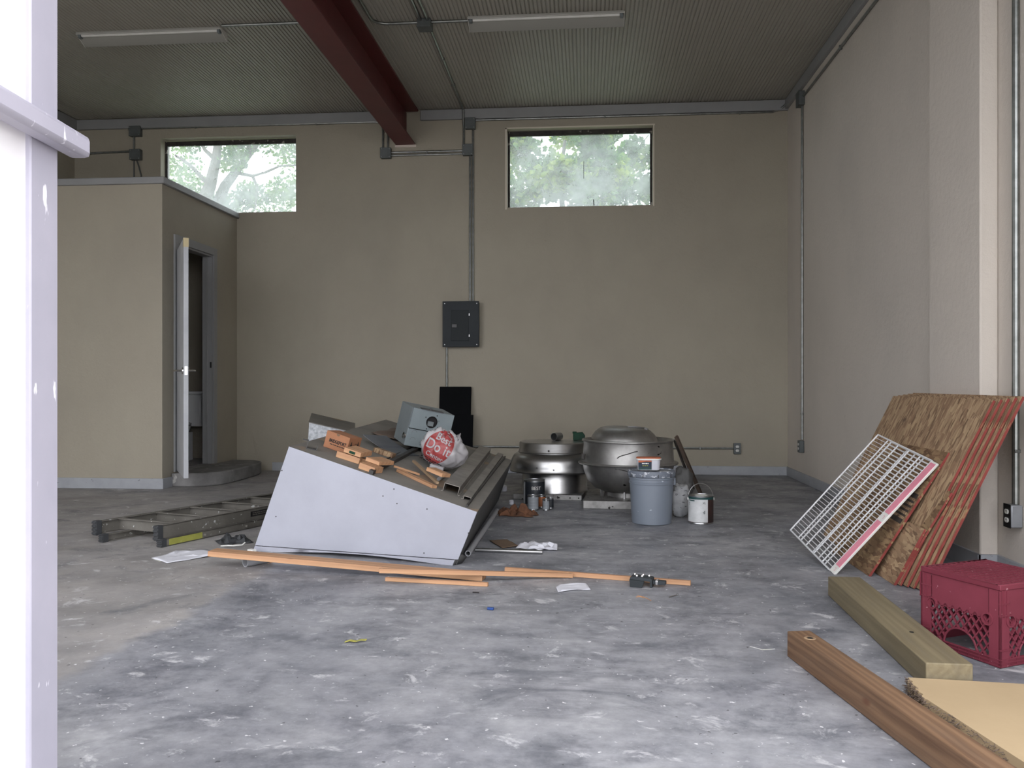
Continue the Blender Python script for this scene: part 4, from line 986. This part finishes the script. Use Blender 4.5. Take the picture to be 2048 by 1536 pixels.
for k in range(6):
    a_ = k*PI/3+.35; MB().box((-.012, -.006, 0), (.012, .006, .07), M=T(.22*math.cos(a_), .22*math.sin(a_), .062) @ R(a_)).build('support_leg', m_screw, t)
MB().lathe([(.10, .095), (.20, .10), (.27, .13), (.325, .19), (.352, .26), (.362, .312)], 72).build('lower_bowl', m_bowl, t)
MB().lathe([(.362, .312), (.392, .316), (.397, .324), (.392, .332), (.362, .335)], 72).build('middle_lip', m_bowl, t)
ub = MB().lathe([(.362, .335), (.358, .40), (.352, .47), (.354, .492), (.366, .498), (.366, .508), (.354, .512), (.344, .50), (.33, .42)], 72).build('upper_bowl', m_bowl, t)
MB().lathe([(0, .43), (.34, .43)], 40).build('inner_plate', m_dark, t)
Mx = T(-.03, -.03, .505) @ R(.05, 'Y') @ R(.03, 'X')
MB().lathe([(.262, 0), (.258, .018), (.235, .055), (.20, .085), (.15, .10), (.10, .104), (0, .105)], 60, M=Mx).build('dome_lid', m_bowl, t)
MB().tube([Mx @ Vector(p) for p in ((.02, -.05, .105), (.07, -.06, .112), (.13, -.05, .105), (.16, -.02, .102))], .008, 8).tube([Mx @ Vector((.15, -.05, .098)), Mx @ Vector((.175, -.06, .095))], .012, 8).build('torn_flap', m_screw, t)
MB().tube([(-.355, -.14, .40), (-.36, -.145, .36)], .018, 10).build('plug', m_hoods, t)
# dent lines on the bowl
MB().tube([(.363*math.cos(a_), .363*math.sin(a_), z_) for a_, z_ in ((-1.85, .385), (-1.80, .40), (-1.72, .41), (-1.62, .42), (-1.5, .435), (-1.42, .44))], .0035, 6).build('scratch', m_hoods, t)
MB().tube([(.358*math.cos(a_), .358*math.sin(a_), z_) for a_, z_ in ((-1.9, .305), (-1.75, .298), (-1.6, .285), (-1.5, .275))], .0035, 6).build('scratch', m_hoods, t)
# things on the left fan
Mx = T(FX.x-.005, FX.y-.02, .466+.033) @ R(-.5) @ R(PI/2, 'X')
t = thing('tin_can', 'small open tin can lying on its side on top of the left fan', 'tin can', M=Mx)
MB().lathe([(0, -.10), (.033, -.10), (.033, 0), (.030, 0), (.030, -.09)], 28).build('body', m_tin, t); MB().lathe([(0, -.02), (.0295, -.02)], 24).build('dark_inside', m_hole, t)
p = PY(1158, 880, FX.y+.05)
t = thing('plastic_container', 'small dark green plastic container on top of the left fan near the big bowl', 'container', (p.x, p.y, .467))
MB().prism([(-.05, -.04, 0), (.05, -.04, 0), (.052, -.04, .04), (.03, -.04, .068), (-.01, -.04, .064), (-.046, -.04, .066), (-.05, -.04, .055)], (0, .08, 0)).build('body', m_green, t, bevel=.004)
MB().box((-.055, -.03, .058), (-.02, .03, .072)).build('spout', m_green, t, bevel=.003)

# ---------------------------------------------------------------- cans, bucket
def at(px, depth):
    r = ray(px, 765); r = r*(depth/(r.y*cs-r.x*sn)); return Vector((r.x, r.y, 0))
def can(name, label, p, r, h, matb, group=None, lid=m_tin, text_=None, bail=False, label_part=None):
    t = thing(name, label, 'paint can', p, group)
    MB().lathe([(0, .001), (r, .001), (r+.0015, .003), (r, .006), (r, h-.008), (r+.002, h-.006), (r+.002, h), (r-.004, h), (r-.005, h-.004)], 40).build('body', m_tin, t)
    MB().lathe([(r-.005, h-.004), (r*.8, h-.005), (r*.78, h-.002), (0, h-.002)], 36).build('lid', lid, t)
    lb = MB().lathe([(r+.0008, .010), (r+.0008, h-.012)], 48).build('paper_label', matb, t)
    return t
pc = at(1068.5, 6.58); t = can('paint_can', 'large black and silver paint can marked BEST in front of the left fan', pc, .083, .195, m_bestl)
MB().lathe([(.0848, .012), (.0848, .183)], 10, a0=-PI*.98, a1=-PI*.80).build('white_stripe', m_canw, t)
o = text('BEST', .036, T(.030, 0, .135) @ R(PI/2, 'X'), m_white, t, ext=0)
for v in o.data.vertices:
    a_ = v.co.x/.085-.1; v.co = Vector((.0856*math.sin(a_), -.0856*math.cos(a_), v.co.z))
G2 = 'little paint tins in front of the BEST can'
can('paint_tin', 'grey labelled tin, biggest of the little tins in front of the BEST can', at(1066, 6.29), .041, .112, m_greylab, G2)
can('paint_tin', 'orange-brown labelled tin behind the two little grey tins', at(1083, 6.42), .032, .095, m_orgc, G2)
can('paint_tin', 'small light grey tin in front of the orange-brown tin', at(1092, 6.27), .0255, .085, m_greylab, G2)
can('paint_tin', 'small dark tin, rightmost of the little tins', at(1101, 6.36), .023, .085, m_bestl, G2)
crumple('rag', 'crumpled rust-brown rag on the floor left of the little tins', 'rag', m_rag, gframe(997, 1033, 1064, 1035), .25, .19, .13, 12, n=24, edge=.45, th=.003)
for px, py, r_, lb in ((1023, 1007, .018, 'white plastic bottle cap standing behind the brown rag'), (1008, 980, .028, 'crumpled bit of white plastic on the floor by the back of the hood')):
    g_ = G(px, py+2); o = MB().lathe([(0, .001), (r_, .001), (r_, r_*1.4), (r_*.9, r_*1.5), (0, r_*1.5)], 20, M=R(.3, 'X') @ T(0,0,.006)).build('bottle_cap', m_paper, M=T(g_.x, g_.y, 0)); tag(o, lb, 'bottle cap')
# paint can on the right with a bail handle
pc = at(1401.5, 5.72); t = can('paint_can', 'gallon paint can with torn white label and raised wire handle, right of the bucket', pc, .084, .19, m_canb)
MB().lathe([(.0855, .165), (.0855, .182)], 40, a0=-PI*1.0, a1=-PI*.05).build('green_band', m_teal, t)
MB().lathe([(.0858, .014), (.0858, .168)], 30, a0=-PI*.985, a1=-PI*.36).build('white_label', m_canw, t)
MB().lathe([(.0865, .155), (.0865, .163)], 10, a0=-PI*.88, a1=-PI*.70).build('green_drip', m_teal, t)
text('XL', .018, T(.012, -.0875, .145) @ R(PI/2, 'X'), m_ink, t, ext=.0001)
MB().tube([(.084*math.cos(a_)*1.02, .02*math.sin(a_)-.0-.02*math.sin(a_), .165+.105*math.sin(a_)) for a_ in [k*PI/16 for k in range(17)]], .0022, 6).build('handle', m_screw, t)
for sx_ in (-1, 1): MB().lathe([(0, 0), (.014, 0), (.01, .006), (0, .008)], 14, M=T(sx_*.084, 0, .165) @ R(sx_*PI/2, 'Y')).build('ear', m_white, t)
MB().lathe([(0, .1885), (.04, .1885), (.045, .19), (.02, .194), (0, .194)], 20, M=T(.0, -.02, 0)).build('paint_puddle', m_white, t)
# bucket
pb_ = at(1303, 5.72)
t = thing('bucket', 'grey five-gallon plastic bucket with a paint-splashed lid', 'bucket', pb_)
MB().lathe([(0, .002), (.130, .002), (.134, .006), (.148, .27), (.152, .272), (.154, .285), (.150, .288), (.150, .305), (.155, .307), (.155, .318), (.150, .32), (.151, .345)], 64).build('body', m_bucket, t)
MB().lathe([(.151, .322), (.160, .322), (.162, .330), (.162, .352), (.158, .362), (.150, .364), (.146, .356), (0, .354)], 64).build('lid', m_bucketl, t)
for k in range(10):
    a_ = k*2*PI/10+.2; MB().box((-.002, -.002, .324), (.002, .0015, .345), M=R(a_) @ T(0, -.163, 0)).build('lid_notch', m_hoods, t)
MB().box((-.012, -.008, 0), (.012, .008, .05), M=T(.151, 0, .26)).build('handle_ear', m_bucket, t, bevel=.003)
# spackle tub on the bucket
t = thing('tub', 'small white plastic tub with an orange lid standing on the bucket', 'tub', (pb_.x-.022, pb_.y-.02, .3655))
def rrect(w_, d_, r, z, n=6):
    out = []
    for cx, cy, a0 in ((w_-r, d_-r, 0), (-w_+r, d_-r, PI/2), (-w_+r, -d_+r, PI), (w_-r, -d_+r, 1.5*PI)):
        out += [(cx+r*math.cos(a0+k*PI/2/n), cy+r*math.sin(a0+k*PI/2/n), z) for k in range(n+1)]
    return out
def loft(rings):
    b = MB(); n = len(rings[0]); vs = [p for r in rings for p in r]; fs = [(i*n+k, i*n+(k+1) % n, (i+1)*n+(k+1) % n, (i+1)*n+k) for i in range(len(rings)-1) for k in range(n)]
    fs += [tuple(range(n))[::-1], tuple((len(rings)-1)*n+k for k in range(n))]; return b.add(vs, fs, sm=True)
loft([rrect(.072, .042, .025, 0), rrect(.079, .049, .03, .072)]).build('body', m_tubw, t)
loft([rrect(.086, .056, .035, .070), rrect(.086, .056, .035, .078), rrect(.080, .05, .03, .0785)]).build('rim', m_white, t)
loft([rrect(.083, .053, .033, .0786), rrect(.080, .05, .03, .085)]).build('lid', m_orange, t)
MB().prism([(-.070, -.0445, .004), (.018, -.0445, .004), (.018, -.0505, .066), (-.072, -.0505, .066)], (0, .004, 0)).build('front_label', m_navy, t)
MB().prism([(-.0705, -.046, .004), (.0175, -.046, .004), (.0175, -.0465, .018), (-.0705, -.0465, .018)], (0, .004, 0)).build('teal_band', m_teal, t)
MB().prism([(-.0715, -.0515, .053), (-.05, -.0515, .053), (-.02, -.0515, .060), (.0175, -.0515, .058), (.0175, -.0518, .066), (-.0715, -.0518, .066)], (0, .002, 0)).build('orange_band', m_orange, t)
smallprint(.045, .014, 1, T(-.025, -.0508, .046) @ R(PI/2, 'X'), m_white, t, 4); smallprint(.038, .010, 1, T(-.025, -.0495, .031) @ R(PI/2, 'X'), m_yellow, t, 5)
# bags and leaning bars right of the bucket
pg = at(1361, 5.98)
def lumpy(name, label, cat, p, dims, mat, seed, amp=.12, yaw=0):
    bm = bmesh.new(); bmesh.ops.create_icosphere(bm, subdivisions=4, radius=1)
    for v in bm.verts:
        p_ = v.co.copy(); k = 1.0/max(1e-6, (abs(p_.x)**3.2+abs(p_.y)**3.2+abs(p_.z)**3.2)**(1/3.2)); p_ = p_*k*(1+amp*noise.noise(v.co*1.7+Vector((seed, 0, 1)))-amp*.9*abs(noise.noise(v.co*4+Vector((0, seed, 2)))))
        v.co = Vector((p_.x*dims[0], p_.y*dims[1], max(.001, (p_.z+.98)*dims[2])))
    me = bpy.data.meshes.new(name); bm.to_mesh(me); bm.free(); me.materials.append(mat)
    for q_ in me.polygons: q_.use_smooth = True
    o = bpy.data.objects.new(name, me); C.objects.link(o); o.matrix_world = T(*p) @ R(yaw); return tag(o, label, cat)
m_sack = M('printed_grey_sack', 'a7a9ab', '8c8e90', scale=9, rough=.55, spot=('4f5052', 34, .62, (1,1,1.8)))
lumpy('plastic_sack', 'crumpled printed grey plastic sack on the floor between bucket and paint can', 'sack', pg, (.062, .055, .118), m_sack, 4, .2)
lumpy('black_bag', 'dark lumpy bag on the floor behind the grey sack', 'bag', at(1366, 6.28), (.075, .08, .16), m_hoodd, 9, .25)
for k, (p, q_, lb, w_) in enumerate((((1351, 872), (1402, 992), 'dark metal bar leaning on the bowl fan, nearer of the two bars', .03), ((1347, 880), (1385, 984), 'thin metal bar leaning on the bowl fan behind the wider bar', .016))):
    b_ = G(q_[0], q_[1]+(0 if k == 0 else -6)); tp_ = at(p[0], 6.42+.08*k); d_ = tp_-b_; hz = CH-(p[1]-765)/F*(6.42+.08*k)
    a = Vector((b_.x, b_.y, .002)); c = Vector((tp_.x, tp_.y, hz)); L = (c-a).length
    o = MB().box((0, -w_/2, 0), (L, w_/2, .004)).box((0, -w_/2, 0), (L, -w_/2+.004, .02)).build('metal_bar', m_kraft if k == 0 else m_alu, M=frame(a, c-a, (0,-1,.3)), bevel=.001); tag(o, lb, 'metal bar', 'bars leaning on the bowl fan')

# ---------------------------------------------------------------- strand boards leaning on the right wall
def osheet(label, nb, nt, W_, th_, mat, Lmax=None, name='strand_board', redfront=0.0, fdir=None):
    """nb / nt: lower and upper corner nearest the door; the board runs away from the viewer"""
    up = nt-nb; L = up.length; e_ = fdir or Vector((0, 1, 0)); 
    Mx = frame(nb, e_, (-up.z, 0, up.x))            # z = outward normal (into the room)
    yv = Mx.to_3x3() @ Vector((0, 1, 0))
    if yv.dot(up) < 0: Mx = Mx @ Matrix.Diagonal((1, -1, -1, 1)) 
    b = MB(); b.box((0, 0, -th_), (W_, L, 0)); b.mi = [0, 0, 1, 1, 1, 1]
    if redfront:
        b.add([(0, 0, .0006), (redfront, 0, .0006), (redfront*.7, L*.5, .0006), (redfront*1.1, L*.8, .0006), (redfront, L, .0006), (0, L, .0006)], [(0,1,2,3,4,5)], 1)
    o = b.build(name, [mat, m_osbred], M=Mx); tag(o, label, 'strand board', 'strand boards leaning on the right wall'); return o
tops = [PX(1985, 799, 1.905), PX(1996, 800, 1.924), PX(2006, 801, 1.943), PX(2016, 802, 1.962), PX(2027, 803, 1.981)]
bots = [G(1803, 1172, .002), G(1817, 1175, .002), G(1830, 1178, .002), G(1843, 1181, .002), G(1857, 1184, .002)]
labs = ['frontmost full strand board of the leaning stack, its near edge painted red', 'second full strand board from the front of the leaning stack', 'middle full strand board of the leaning stack',
        'second full strand board from the back of the leaning stack', 'rearmost full strand board, touching the wall pilaster']
for k in range(5):
    tp_ = tops[k].copy(); tp_.z = .872+.004*k; bt_ = bots[k].copy(); tp_.y = bt_.y+.0   # square sheets: keep the corner line in one depth plane
    shift = tops[k].y-bots[k].y
    osheet(labs[k], bt_, Vector((tp_.x, tops[k].y, tp_.z)), 1.27, .012, m_osb, redfront=.05 if k == 0 else 0.0)
# smaller pieces standing in front of the stack
def sheet_pts(label, pts, th_, mat, name='strand_board'):
    """a flat piece given by its corner points (near lower, near upper, far upper, far lower)"""
    nb, nt, ft, fb = [Vector(p) for p in pts]; n_ = (ft-nb).cross(nt-fb).normalized()
    if n_.x > 0: n_ = -n_
    Mx = frame(nb, nt-nb, n_); inv = Mx.inverted(); q_ = [inv @ Vector(p) for p in pts]
    for v in q_: v.z = 0
    b = MB().prism(q_, (0, 0, -th_)); b.mi = [0, 0, 1, 0, 0, 1]
    o = b.build(name, [mat, m_osbred], M=Mx); return tag(o, label, 'strand board', 'strand boards leaning on the right wall')
sp0, sp1 = bots[0], Vector((tops[0].x, tops[0].y, .872)); sn_ = Vector((-(sp1-sp0).z, 0, (sp1-sp0).x)).normalized()
def onstack(px, py, off): return PP(px, py, sp0+sn_*off, sn_)
c1 = [G(1794, 1170, .002)+Vector((-.016, 0, 0)), onstack(1849, 1058, .034), onstack(1813, 1042, .034), G(1752, 1144, .002)+Vector((-.01, 0, 0))]
o = sheet_pts('short light strand board offcut standing at the foot of the stack', c1, .012, m_osb)
c2_ = [G(1802, 1173, .002)+Vector((-.02, .03, 0)), onstack(1902, 985, .014), onstack(1845, 950, .014), G(1765, 1140, .002)+Vector((-.0, .12, 0))]
o = sheet_pts('dark strand board offcut between the short light piece and the full sheets', c2_, .010, m_osbd)
A0 = G(1737, 1152, .002); A1 = onstack(1897, 905, .020)
A3 = G(1690, 1121, .002); A2 = A1+(A3-A0)*1.0+Vector((0, .25, 0))
o = sheet_pts('dark strand board piece with red edge and black grade mark behind the wire shelf', [A0, A1, A2, A3+Vector((0,.25,0))], .012, m_osbd)
u_ = (A1-A0).normalized(); n_ = (A2-A0).cross(A1-A3).normalized(); n_ = -n_ if n_.x > 0 else n_
Ms = o.matrix_world.inverted() if False else None
lm = MB().box((.30, -.16, .0005), (.47, -.02, .0012)) if (frame(A0, A1-A0, n_).inverted() @ A2).y < 0 else MB().box((.30, .02, .0005), (.47, .16, .0012))
sy_ = -1 if (frame(A0, A1-A0, n_).inverted() @ A2).y < 0 else 1
lm.build('grade_mark', M('faded_black_stamp', '2c2622', '3a302a', scale=30, rough=.9), o)
smallprint(.14, .13, 5, T(.385, sy_*.09, .0014) @ R(-PI/2 if sy_ < 0 else PI/2), m_osb, o, 7)

# ---------------------------------------------------------------- white wire shelves leaning on the boards
RB_ = Vector((1.237, 4.367, .006)); RL = Vector((1.201, 5.019, .100)); RT = Vector((1.717, 4.319, .570))
e1 = RL-RB_; e2 = RT-RB_; e1 = e1-e2*(e1.dot(e2)/e2.dot(e2)); W1_ = e1.length; W2_ = e2.length
zz = e1.cross(e2).normalized(); zz = -zz if zz.x > 0 else zz
def shelf(label, off, strip, sx_=0.0, wfac=1.0):
    Mx = frame(RB_+zz*(-off)+e1.normalized()*sx_, e1, zz); ys = 1 if (Mx.inverted() @ (RB_+e2)).y > 0 else -1
    t = thing('wire_shelf', label, 'wire shelf', M=Mx, group='white wire shelves leaning on the strand boards')
    X, Y = W1_*wfac, W2_*ys
    for p, q_ in (((0,0,0),(X,0,0)), ((0,Y,0),(X,Y,0)), ((0,0,0),(0,Y,0)), ((X,0,0),(X,Y,0))): MB().tube([p, q_], .0045, 8).build('frame_rod', m_wire, t)
    for k in range(1, 5 if strip else 4): MB().tube([(X*k/5, 0, -.006), (X*k/5, Y, -.006)], .004, 8).build('support_rod', m_wire, t)
    for k in range(1, 34): MB().tube([(0, Y*k/34, .0), (X, Y*k/34, .0)], .0018, 6).build('wire', m_wire, t)
    if strip:
        b = MB().box((-.066, min(0, Y), -.006), (-.004, max(0, Y), .006)); s_ = b.build('price_rail', m_white, t, bevel=.002)
        for a_, c_ in ((.06, .47), (.54, .985)):
            ya, yb = Y*a_, Y*c_; MB().box((-.064, min(ya, yb), .006), (-.016, max(ya, yb), .009)).build('pink_insert', m_pink, s_)
        for f_ in (.505, .03): text("'3", .026, T(-.04, Y*f_, .0065) @ R(PI/2*ys-PI/2 if False else PI), m_pink, s_, ext=.0001)
    return t
shelf('white wire shelf with a pink price strip, front one of the two leaning shelves', 0, True)
shelf('white wire shelf without a price strip, leaning just behind the front shelf', .016, False, .03, .72)

# ---------------------------------------------------------------- milk crate
a = G(2001, 1338); el = (G(1845, 1133, .28)-G(2001, 1171.5, .28)); el.z = 0; el.normalize(); er = Vector((-el.y, el.x, 0))
if er.x < 0: er = -er
Mx = frame((a.x, a.y, 0), er, (0,0,1))      # x to the right-back, y to the left-back
t = thing('milk_crate', 'maroon plastic milk crate standing upside down on the floor at the right', 'crate', M=Mx)
S, Hc = .325, .28
MB().box((.004, .004, Hc-.012), (S-.004, S-.004, Hc-.002)).build('bottom_grid', m_red2, t, bevel=.002)
b = MB()
for k in range(1, 12): b.box((S*k/12-.003, .006, Hc-.002), (S*k/12+.003, S-.006, Hc+.001)).box((.006, S*k/12-.003, Hc-.002), (S-.006, S*k/12+.003, Hc+.0009))
o = b.build('grid_ribs', m_red2, t)
rimb = MB()
for lo, hi in (((0,0,Hc-.02),(S,.012,Hc)), ((0,S-.012,Hc-.02),(S,S,Hc)), ((0,.012,Hc-.02),(.012,S-.012,Hc)), ((S-.012,.012,Hc-.02),(S,S-.012,Hc))): rimb.box(lo, hi)
rimb.build('rim', m_red2, t, bevel=.003)
def clip(p, q_, x0, x1, y0, y1, hole):
    segs = []; n = 60; cur = None
    for i in range(n+1):
        s_ = i/n; x = p[0]+(q_[0]-p[0])*s_; y = p[1]+(q_[1]-p[1])*s_
        ok = x0 <= x <= x1 and y0 <= y <= y1 and not hole(x, y)
        if ok:
            if cur is None: cur = (x, y)
            last = (x, y)
        elif cur: segs.append((cur, last)); cur = None
    if cur: segs.append((cur, last))
    return segs
def hole(x, z): return ((x-S/2)/.066)**2+((z-.028)/.062)**2 < 1
for side in range(4):
    Ms = (T(0,0,0), T(S,0,0) @ R(PI/2), T(S,S,0) @ R(PI), T(0,S,0) @ R(-PI/2))[side]
    zt, pw = .155, .048
    nb_ = 8; r_ = .022
    poly = [(pw, 0, Hc-.02), (pw, 0, zt+r_)]+[(pw+r_*math.sin(k*PI/2/nb_)*1.0, 0, zt+r_*math.cos(k*PI/2/nb_)) for k in range(nb_+1)]+[(S-pw-r_*math.cos(k*PI/2/nb_), 0, zt+r_*math.sin(k*PI/2/nb_)) for k in range(nb_+1)]+[(S-pw, 0, Hc-.02)]
    MB().prism(poly, (0, .006, 0), M=Ms @ T(0, .004, 0)).build('side_band', m_red2, t)
    for cx in (pw+.0, S-pw-.0): MB().lathe([(.017, -.004), (.022, -.004), (.022, .008), (.017, .008), (.017, -.004)], 24, M=Ms @ T(cx+(.002 if cx < S/2 else -.002), .006, zt) @ R(PI/2, 'X')).build('hole_ring', m_red2, t)
    b = MB(); sp_ = .030
    for k in range(-14, 26):
        x0 = k*sp_
        for dx in (1, -1):
            pq = ((x0, .02), (x0+dx*.155*.72, .175))
            for (u0, v0), (u1_, v1) in clip(pq[0], pq[1], pw-.004, S-pw+.004, .024, zt+.012, hole):
                if math.hypot(u1_-u0, v1-v0) < .008: continue
                d_ = Vector((u1_-u0, 0, v1-v0)); L = d_.length
                b.box((-.001, 0.0, -.0022), (L+.001, .009, .0022), M=Ms @ frame((u0, .004, v0), d_, Vector((-d_.z, 0, d_.x))))
    b.build('lattice', m_red2, t)
    MB().tube([Ms @ Vector((S/2+.066*math.cos(a_), .008, .028+.062*math.sin(a_))) for a_ in [k*PI/16 for k in range(17)]], .004, 6).build('hand_hole_rim', m_red2, t)
    b = MB().box((.006, .003, 0.001), (S-.006, .009, .03), M=Ms)
    for z_ in (.006, .017, .028): b.box((.002, -.001, z_-.0015), (S-.002, .009, z_+.0015), M=Ms)
    for k in range(1, 8): b.box((S*k/8-.001, 0, .004), (S*k/8+.001, .009, .028), M=Ms)
    b.build('foot_band', m_red2, t)
    b = MB().box((.001, .001, .001), (pw-.004, .008, Hc-.02), M=Ms).box((.001, .001, .001), (.008, pw-.004, Hc-.02), M=Ms)
    for z_ in (.175, .215, .06): b.box((-.002, -.002, z_-.0015), (pw-.002, .008, z_+.0015), M=Ms)
    for x_ in (0, .016, .030): b.box((x_-.001, -.002, .17), (x_+.0015, .004, Hc-.02), M=Ms)
    b.build('corner_post', m_red2, t)

# ---------------------------------------------------------------- timber posts and cardboard at the front right
def post(name, label, far_l, near_l, far_r, h_, mat, ext=0.0):
    a, b_ = far_l, near_l; d_ = (b_-a); L = d_.length+ext; w_ = abs((far_r-a).cross(d_.normalized()).length)
    Mx = frame((a.x, a.y, .001), d_, (0,0,1)); ys = 1 if (Mx.inverted() @ far_r).y > 0 else -1
    y0, y1 = sorted((0, w_*ys)); o = MB().box((0, y0, 0), (L, y1, h_)).build(name, mat, M=Mx, bevel=.004); tag(o, label, 'timber post', 'timber posts on the floor at the right'); return o, L, y0, y1
fl = G(1573, 1262, .09); nl = G(1860, 1536, 0); fr = G(1618, 1259, .09); fl.z = nl.z = fr.z = 0; fr0 = fr.copy()
fl2 = G(1574, 1313, 0)
o, L, y0, y1 = post('timber_post', 'brown weathered square timber post with a knot, nearest the viewer', fl2, nl, fr, .089, m_post1, .9)
b = MB().lathe([(.0, 0), (.009, 0), (.008, .001), (0, .001)], 16, M=T(.09, (y0+y1)/2, .0895)); b.build('bolt_hole', m_hole, o)
MB().lathe([(.012, 0), (.020, 0), (.018, .0015), (.012, .0015)], 20, M=T(.09, (y0+y1)/2, .0893)).build('worn_ring', m_pineg, o)
fl = G(1656, 1191, 0); nl = G(1816, 1351, 0); fr = G(1725, 1158, .086); fr.z = 0
nt_ = G(1852, 1326, .086); nt_.z = 0
o, L, y0, y1 = post('timber_post', 'olive treated timber post lying flat beside the maroon crate', fl, nt_, fr, .086, m_post2)
MB().lathe([(.0, 0), (.008, 0), (.007, .001), (0, .001)], 16, M=T(L*.72, (y0+y1)/2, .0865)).build('bolt_hole', m_hole, o)
MB().box((L+.0004, min(y0, y1)+.004, .002), (L+.0012, min(y0, y1)+.06, .02)).build('paper_tag', m_canw, o)
rnd = random.Random(5); ZS = .042
c0 = G(1815, 1355, ZS); c1_ = G(2048, 1368, ZS); dd_ = (c1_-c0).normalized()
c1_ = c0+dd_*1.0; c1_ = c0+dd_*((2.02-c0.x)/dd_.x)
post_l = (G(1860, 1536, 0)-fl2).normalized(); rgt = Vector((-post_l.y, post_l.x, 0)); rgt = rgt if rgt.x > 0 else -rgt
wp = abs((fr0-fl2).dot(rgt))+.006; pr = fl2+rgt*wp
e0 = G(1852, 1399, ZS); n_e = 26
edge_ = [c0.lerp(e0, k/n_e)+Vector((rnd.uniform(-.006, .006), rnd.uniform(-.003, .003), 0)) for k in range(n_e+1)]
far_ = e0+post_l*1.1
P_ = [c1_, Vector((2.02, far_.y, ZS)), far_]+edge_[::-1]
P_ = [Vector((p.x, p.y, .001)) for p in P_]
t = thing('fibreboard_slab', 'thick flat tan fibreboard slab with a fuzzy torn edge at the lower right', 'fibreboard', (c0.x, c0.y, 0))
MB().prism([p-Vector((c0.x, c0.y, 0)) for p in P_], (0, 0, ZS-.001)).build('slab', m_cardt, t)
b = MB()
for k in range(420):
    s_ = rnd.random(); p = c0.lerp(e0, s_) if rnd.random() < .6 else e0+post_l*rnd.random()*.35
    p = Vector((p.x-c0.x+rnd.uniform(-.004, .004), p.y-c0.y, rnd.uniform(.004, ZS+.001)))
    b.tube([p, p+Vector((-rnd.uniform(.004, .016), rnd.uniform(-.012, .006), rnd.uniform(-.008, .008)))], .0009, 4)
o = b.build('torn_fuzz', m_kraft, t); o['kind'] = 'stuff'
